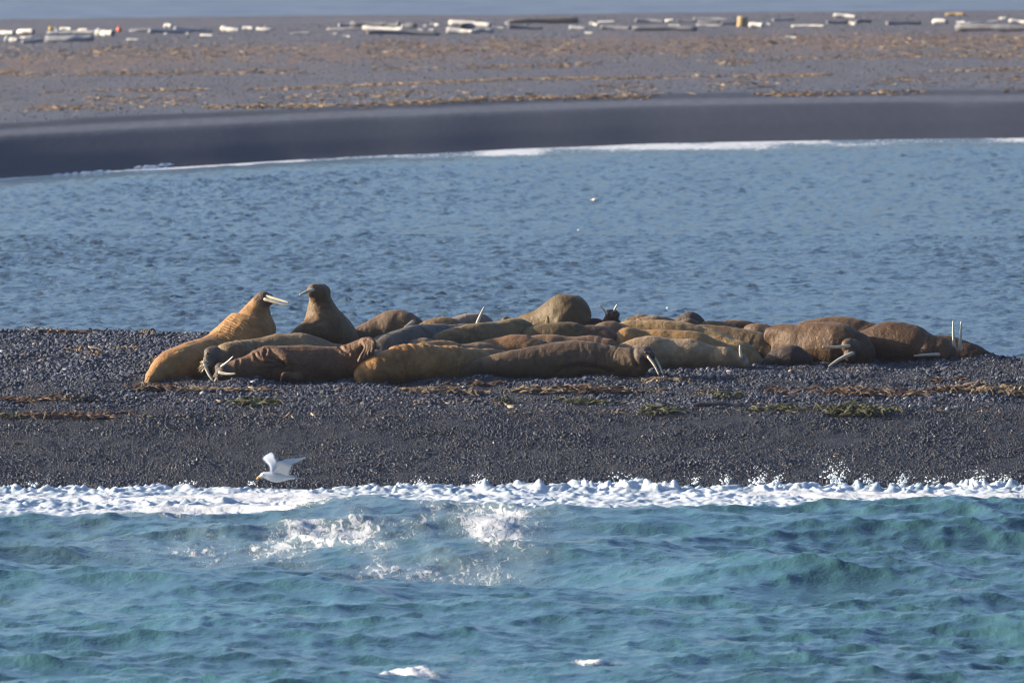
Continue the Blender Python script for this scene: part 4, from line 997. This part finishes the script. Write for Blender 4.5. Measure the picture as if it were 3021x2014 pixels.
def stalk():
    A = hit(2045, 1202, near_z, 181, 204); B = hit(2188, 1201, near_z, 181, 204); vs, fs = [], []
    n = 9; pts = []
    for i in range(n):
        u = i / (n - 1); q = A.lerp(B, u); q.z = float(near_z(np.array([q.x]), np.array([q.y]))[0]) + .03 + .012 * math.sin(5 * u); q.y += .05 * math.sin(3 * u); pts.append(np.array(q - A))
    tube(vs, fs, pts, [.030 + .012 * math.sin(i * 1.7) + .004 * i for i in range(n)], 10, 1.1)
    o = mesh_obj('kelp_stalk', vs, fs, KD); o.location = A; tag(o, 'thick black kelp stalk lying flat right of centre', 'kelp stalk', 'seaweed washed up on the gravel bar')
stalk()

# ------------------------------------------------------------------ gull
def gull():
    GY = 172.0
    root = bpy.data.objects.new('gull', None); COL.objects.link(root); root.location = P(820, 1412, GY)
    tag(root, 'white gull flying left low over the surf, wings raised', 'gull')
    R0 = np.array(root.location); q = lambda a, b, dy=0: np.array(P(a, b, GY + dy)) - R0
    vs, fs = [], []
    sp = [(768, 1412, 4.5), (775, 1408, 8), (784, 1408, 10), (797, 1411, 13.5), (812, 1413.5, 15.5), (828, 1414, 14), (842, 1413.5, 11), (856, 1413.5, 7), (868, 1415, 4.5)]
    A = cr([list(q(a, b)) + [r * GY / FPX] for a, b, r in sp], 26)
    tube(vs, fs, A[:, :3], A[:, 3], 16, .95)
    mesh_obj('body', vs, fs, M_WHITE, parent=root)
    # tail fan
    vs, fs = [], []
    rows = [(856, 1413, .05, .012), (872, 1414.5, .075, .008), (886, 1417.5, .085, .005), (891.5, 1419, .07, .003)]
    for a, b, hw, th in rows:
        c = q(a, b)
        for sgn, zz in ((-1, 0), (0, th), (1, 0), (0, -th)): vs.append(tuple(c + np.array([0, sgn * hw, zz])))
    for i in range(len(rows) - 1):
        for j in range(4):
            a = i * 4 + j; b = i * 4 + (j + 1) % 4; fs.append((a, b, b + 4, a + 4))
    fs.append((0, 1, 2, 3)); fs.append((15, 14, 13, 12)); mesh_obj('tail', vs, fs, M_WHITE, parent=root)
    def wing(st):
        vs, fs = [], []; m = 7; S_ = cr(np.array([list(q(*l)) + list(q(*t)) + [th] for l, t, th in st]), 26)
        for row in S_:
            L, T, th = row[:3], row[3:6], row[6]; ch = T - L
            nrm = np.cross(ch, [0, .35, 1]); nrm = np.array([0, -.8, .5]); 
            for side in (1, -1):
                for j in range(m):
                    u = j / (m - 1); t = max(0.0008, th * (2.2 * math.sqrt(u) * (1 - u) + .05)); camber = .10 * np.linalg.norm(ch) * math.sin(math.pi * u)
                    vs.append(tuple(L + ch * u + nrm * (side * t * .5) + np.array([0, .9, .15]) * camber * .5))
        rN = len(S_)
        for i in range(rN - 1):
            for side in (0, 1):
                for j in range(m - 1):
                    a = i * 2 * m + side * m + j; b = a + 2 * m
                    fs.append((a, a + 1, b + 1, b) if side == 0 else (a, b, b + 1, a + 1))
            for j in (0, m - 1):
                a = i * 2 * m + j; b = a + m; fs.append((a, b, b + 2 * m, a + 2 * m))
        mesh_obj('wing', vs, fs, M_WHITE, parent=root)
    wing([((803, 1402, -.05), (851, 1410, -.05), .05), ((815, 1387, -.16), (853, 1397, -.14), .045), ((812, 1373, -.24), (860, 1382, -.18), .045), ((827, 1365.5, -.22), (863.5, 1374, -.16), .035), ((852, 1360, -.16), (874, 1370.5, -.12), .025), ((878, 1357.5, -.10), (889, 1364, -.08), .018), ((900, 1354, -.06), (902, 1355.5, -.06), .006)])
    wing([((795, 1398, .05), (822, 1402, .05), .05), ((792, 1381, .16), (820, 1384, .14), .045), ((780, 1368, .26), (819, 1368, .22), .045), ((772, 1359, .34), (813, 1357, .28), .035), ((779, 1351, .40), (811, 1351.5, .32), .025), ((792, 1344, .44), (809, 1347.5, .38), .018), ((800, 1340, .46), (804, 1342, .45), .008)])
    vs, fs = [], []
    B = [q(766, 1412), q(762, 1414.5), q(759, 1418), q(757.8, 1421)]
    tube(vs, fs, B, [.022, .017, .013, .006], 10, .7); mesh_obj('beak', vs, fs, M_BEAK, parent=root)
    for dy in (-.047, .047):
        vs, fs = [], []; ball(vs, fs, q(777, 1406, dy), .009, (1, .6, 1), 10, 6); mesh_obj('eye', vs, fs, M_EYE, parent=root)
gull()
bpy.data.objects['gull'].location.z += .035

def fleck(px, py, w_, h_, label):
    d = ray(px, py + h_ * .5); t = -CAM.z / d.z; c = CAM + d * t; s = c.y / FPX; vs, fs = [], []
    ball(vs, fs, (0, 0, 0), w_ * .5 * s, (1, .8, h_ / w_)); ball(vs, fs, (.4 * w_ * s, 0, h_ * .2 * s), w_ * .25 * s, (1, .8, h_ / w_)); ball(vs, fs, (-.45 * w_ * s, 0, 0), w_ * .28 * s, (1.2, .8, .6))
    o = mesh_obj('foam_fleck', vs, fs, M_FLECK); o.location = c + Vector((0, 0, h_ * .25 * s)); tag(o, label, 'foam fleck', 'foam flecks on the channel')
fleck(1755, 588, 18, 13, 'largest cream foam fleck floating on the channel above the walrus pile')
fleck(1708, 678, 8, 6, 'small white foam fleck on the channel left of the largest one')
fleck(1970, 907, 8, 7, 'tiny white foam fleck just above the backs of the rear walruses')

# ------------------------------------------------------------------ loose stones and scraps (uncountable)
def instancer(name, pts, sc, rt, mat, bumpy=.35, sub=2):
    me = bpy.data.meshes.new(name); me.vertices.add(len(pts)); me.vertices.foreach_set('co', np.asarray(pts, np.float32).ravel())
    for nm, v in (('sc', sc), ('rt', rt)):
        a = me.attributes.new(nm, 'FLOAT_VECTOR', 'POINT'); a.data.foreach_set('vector', np.asarray(v, np.float32).ravel())
    me.update(); o = bpy.data.objects.new(name, me); COL.objects.link(o); o['kind'] = 'stuff'
    g = bpy.data.node_groups.new(name, 'GeometryNodeTree')
    g.interface.new_socket('Geometry', in_out='INPUT', socket_type='NodeSocketGeometry'); g.interface.new_socket('Geometry', in_out='OUTPUT', socket_type='NodeSocketGeometry')
    nn = g.nodes; ln = g.links
    gi = nn.new('NodeGroupInput'); go = nn.new('NodeGroupOutput'); ico = nn.new('GeometryNodeMeshIcoSphere'); ico.inputs['Radius'].default_value = 1; ico.inputs['Subdivisions'].default_value = sub
    sp = nn.new('GeometryNodeSetPosition'); no = nn.new('ShaderNodeTexNoise'); no.inputs['Scale'].default_value = 1.3
    sub_ = nn.new('ShaderNodeVectorMath'); sub_.operation = 'SUBTRACT'; sub_.inputs[1].default_value = (.5, .5, .5)
    scl = nn.new('ShaderNodeVectorMath'); scl.operation = 'SCALE'; scl.inputs['Scale'].default_value = bumpy * 3
    ps = nn.new('GeometryNodeInputPosition'); ln.new(ps.outputs[0], no.inputs['Vector']); ln.new(no.outputs['Color'], sub_.inputs[0]); ln.new(sub_.outputs[0], scl.inputs[0])
    ln.new(ico.outputs[0], sp.inputs['Geometry']); ln.new(scl.outputs[0], sp.inputs['Offset'])
    ss = nn.new('GeometryNodeSetShadeSmooth'); ln.new(sp.outputs[0], ss.inputs['Geometry'])
    sm = nn.new('GeometryNodeSetMaterial'); sm.inputs['Material'].default_value = mat; ln.new(ss.outputs[0], sm.inputs['Geometry'])
    ip = nn.new('GeometryNodeInstanceOnPoints'); ln.new(gi.outputs[0], ip.inputs['Points']); ln.new(sm.outputs[0], ip.inputs['Instance'])
    a1 = nn.new('GeometryNodeInputNamedAttribute'); a1.data_type = 'FLOAT_VECTOR'; a1.inputs['Name'].default_value = 'sc'
    a2 = nn.new('GeometryNodeInputNamedAttribute'); a2.data_type = 'FLOAT_VECTOR'; a2.inputs['Name'].default_value = 'rt'
    er = nn.new('FunctionNodeEulerToRotation'); ln.new(a2.outputs[0], er.inputs[0]); ln.new(er.outputs[0], ip.inputs['Rotation']); ln.new(a1.outputs[0], ip.inputs['Scale'])
    ln.new(ip.outputs[0], go.inputs[0])
    md = o.modifiers.new('scatter', 'NODES'); md.node_group = g
    return o

def gravel():
    n1, n2 = 240000, 180000
    x = np.concatenate([RNG.uniform(-10, 10, n1), RNG.uniform(-10, 10, n2)])
    y = np.concatenate([RNG.uniform(179.4, 188.2, n1), 187.6 + (RNG.random(n2) ** 1.25) * 16.0])
    size = np.where(np.arange(n1 + n2) < n1, RNG.lognormal(math.log(.0092), .42, n1 + n2), RNG.lognormal(math.log(.0115), .5, n1 + n2))
    keep = (y < 196.5) | (x < -2.0)
    big = fbm(x * 1.2, y * 1.0, 0, 200, 2); size = size * (1 + .35 * big) * (1 + .55 * (1 - sstep(-6.2, -4.6, x)) * sstep(190.5, 192, y))
    x, y, size = x[keep], y[keep], np.clip(size[keep], .005, .05)
    n = len(x); z = near_z(x, y) + .012 * fbm(x * 5, y * 4, 0, 71, 3) + size * .12
    sc = np.stack([size * RNG.uniform(.9, 1.5, n), size * RNG.uniform(.8, 1.3, n), size * RNG.uniform(.5, .95, n)], -1)
    rt = np.stack([RNG.normal(0, .45, n), RNG.normal(0, .45, n), RNG.uniform(0, 6.28, n)], -1)
    o = instancer('gravel', np.stack([x, y, z], -1), sc, rt, M_PEB, .30); o['label'] = 'loose dark pebbles covering the near gravel bar'
gravel()

def scraps():
    pts = []
    lines = [((0, 1150), (1100, 1152), 8, 420), ((1100, 1158), (2000, 1152), 7, 620), ((2000, 1160), (3021, 1158), 10, 700), ((1300, 1136), (2100, 1122), 6, 220), ((0, 1178), (1500, 1186), 9, 320), ((0, 1230), (1200, 1226), 7, 260),
             ((1200, 1190), (2300, 1192), 9, 330), ((1500, 1218), (3021, 1212), 8, 300), ((0, 1040), (430, 1030), 26, 300), ((80, 980), (450, 985), 6, 120), ((2300, 1095), (3021, 1085), 12, 110), ((0, 1320), (3021, 1310), 60, 110)]
    for (a, b, jit, n) in lines:
        for _ in range(n):
            u = random.random(); px = a[0] + (b[0] - a[0]) * u; py = a[1] + (b[1] - a[1]) * u + random.gauss(0, jit * .5)
            if noise(px * .012, a[1], 0, 300) < -.15 + .5 * (random.random() - .5): continue
            pts.append((px, py))
    A = hits([p[0] for p in pts], [p[1] for p in pts], near_z, 181, 204, 300); X, Yy, Zz = A[:, 0], A[:, 1], A[:, 2] + .012
    n = len(X); s = RNG.lognormal(math.log(.012), .5, n)
    sc = np.stack([s * RNG.uniform(1.2, 3.2, n), s * RNG.uniform(.5, 1.2, n), s * RNG.uniform(.25, .7, n)], -1); rt = np.stack([RNG.normal(0, .3, n), RNG.normal(0, .35, n), RNG.normal(0, .7, n)], -1)
    o = instancer('weed_scraps', np.stack([X, Yy, Zz], -1), sc, rt, M_NDEB, .5); o['label'] = 'small scraps of dry seaweed along the tide lines'
scraps()

def far_scatter():
    n = 60000
    x = RNG.uniform(-30, 30, n); d = 20 + RNG.random(n) * 190; y = far_shore(x) + d; s = RNG.lognormal(math.log(.017), .4, n)
    z = far_z(x, y) + s * .2
    sc = np.stack([s * RNG.uniform(.9, 1.6, n), s * RNG.uniform(.8, 1.4, n), s * RNG.uniform(.5, .9, n)], -1); rt = np.stack([RNG.normal(0, .4, n), RNG.normal(0, .4, n), RNG.uniform(0, 6.28, n)], -1)
    instancer('far_stones', np.stack([x, y, z], -1), sc, rt, M_FSTO, .3)
    pts = []
    def line(xs_, ys_, jit, cnt, seed):
        for _ in range(cnt):
            px = random.uniform(-40, 3060); py = float(np.interp(px, xs_, ys_)) + random.gauss(0, jit)
            if noise(px * .006, py * .02, 0, seed) < -.1 + .6 * (random.random() - .5): continue
            pts.append((px, py))
    line([0, 800, 1500, 2250, 3021], [274, 264, 236, 226, 205], 1.6, 5200, 1)
    line([0, 700, 1500, 2250, 3021], [300, 298, 262, 250, 228], 9, 2200, 2)
    line([0, 600, 1000, 1500, 2500, 3021], [322, 318, 312, 291, 275, 262], 4, 4200, 3)
    line([0, 700, 1500, 2250, 3021], [220, 214, 198, 175, 162], 4, 2600, 4)
    line([0, 1500, 3021], [160, 148, 138], 14, 3600, 5); line([0, 1500, 3021], [135, 125, 112], 9, 2400, 6)
    pts.extend((random.gauss(2160, 38), random.gauss(184, 5)) for _ in range(160)); pts.extend((random.gauss(2940, 40), random.gauss(165, 9)) for _ in range(120))
    A = hits([p[0] for p in pts], [p[1] for p in pts], far_z, 360, 640, 260); X, Yy, Zz = A[:, 0], A[:, 1], A[:, 2] + .015
    n = len(X); s = RNG.lognormal(math.log(.017), .4, n)
    sc = np.stack([s * RNG.uniform(2.0, 6.5, n), s * RNG.uniform(.6, 1.4, n), s * RNG.uniform(.35, .8, n)], -1); rt = np.stack([RNG.normal(0, .3, n), RNG.normal(0, .15, n), RNG.normal(0, .5, n)], -1)
    o = instancer('far_wrack', np.stack([X, Yy, Zz], -1), sc, rt, M_FDEB, .5); o['label'] = 'dry golden weed and wood scraps in lines across the far beach'
far_scatter()
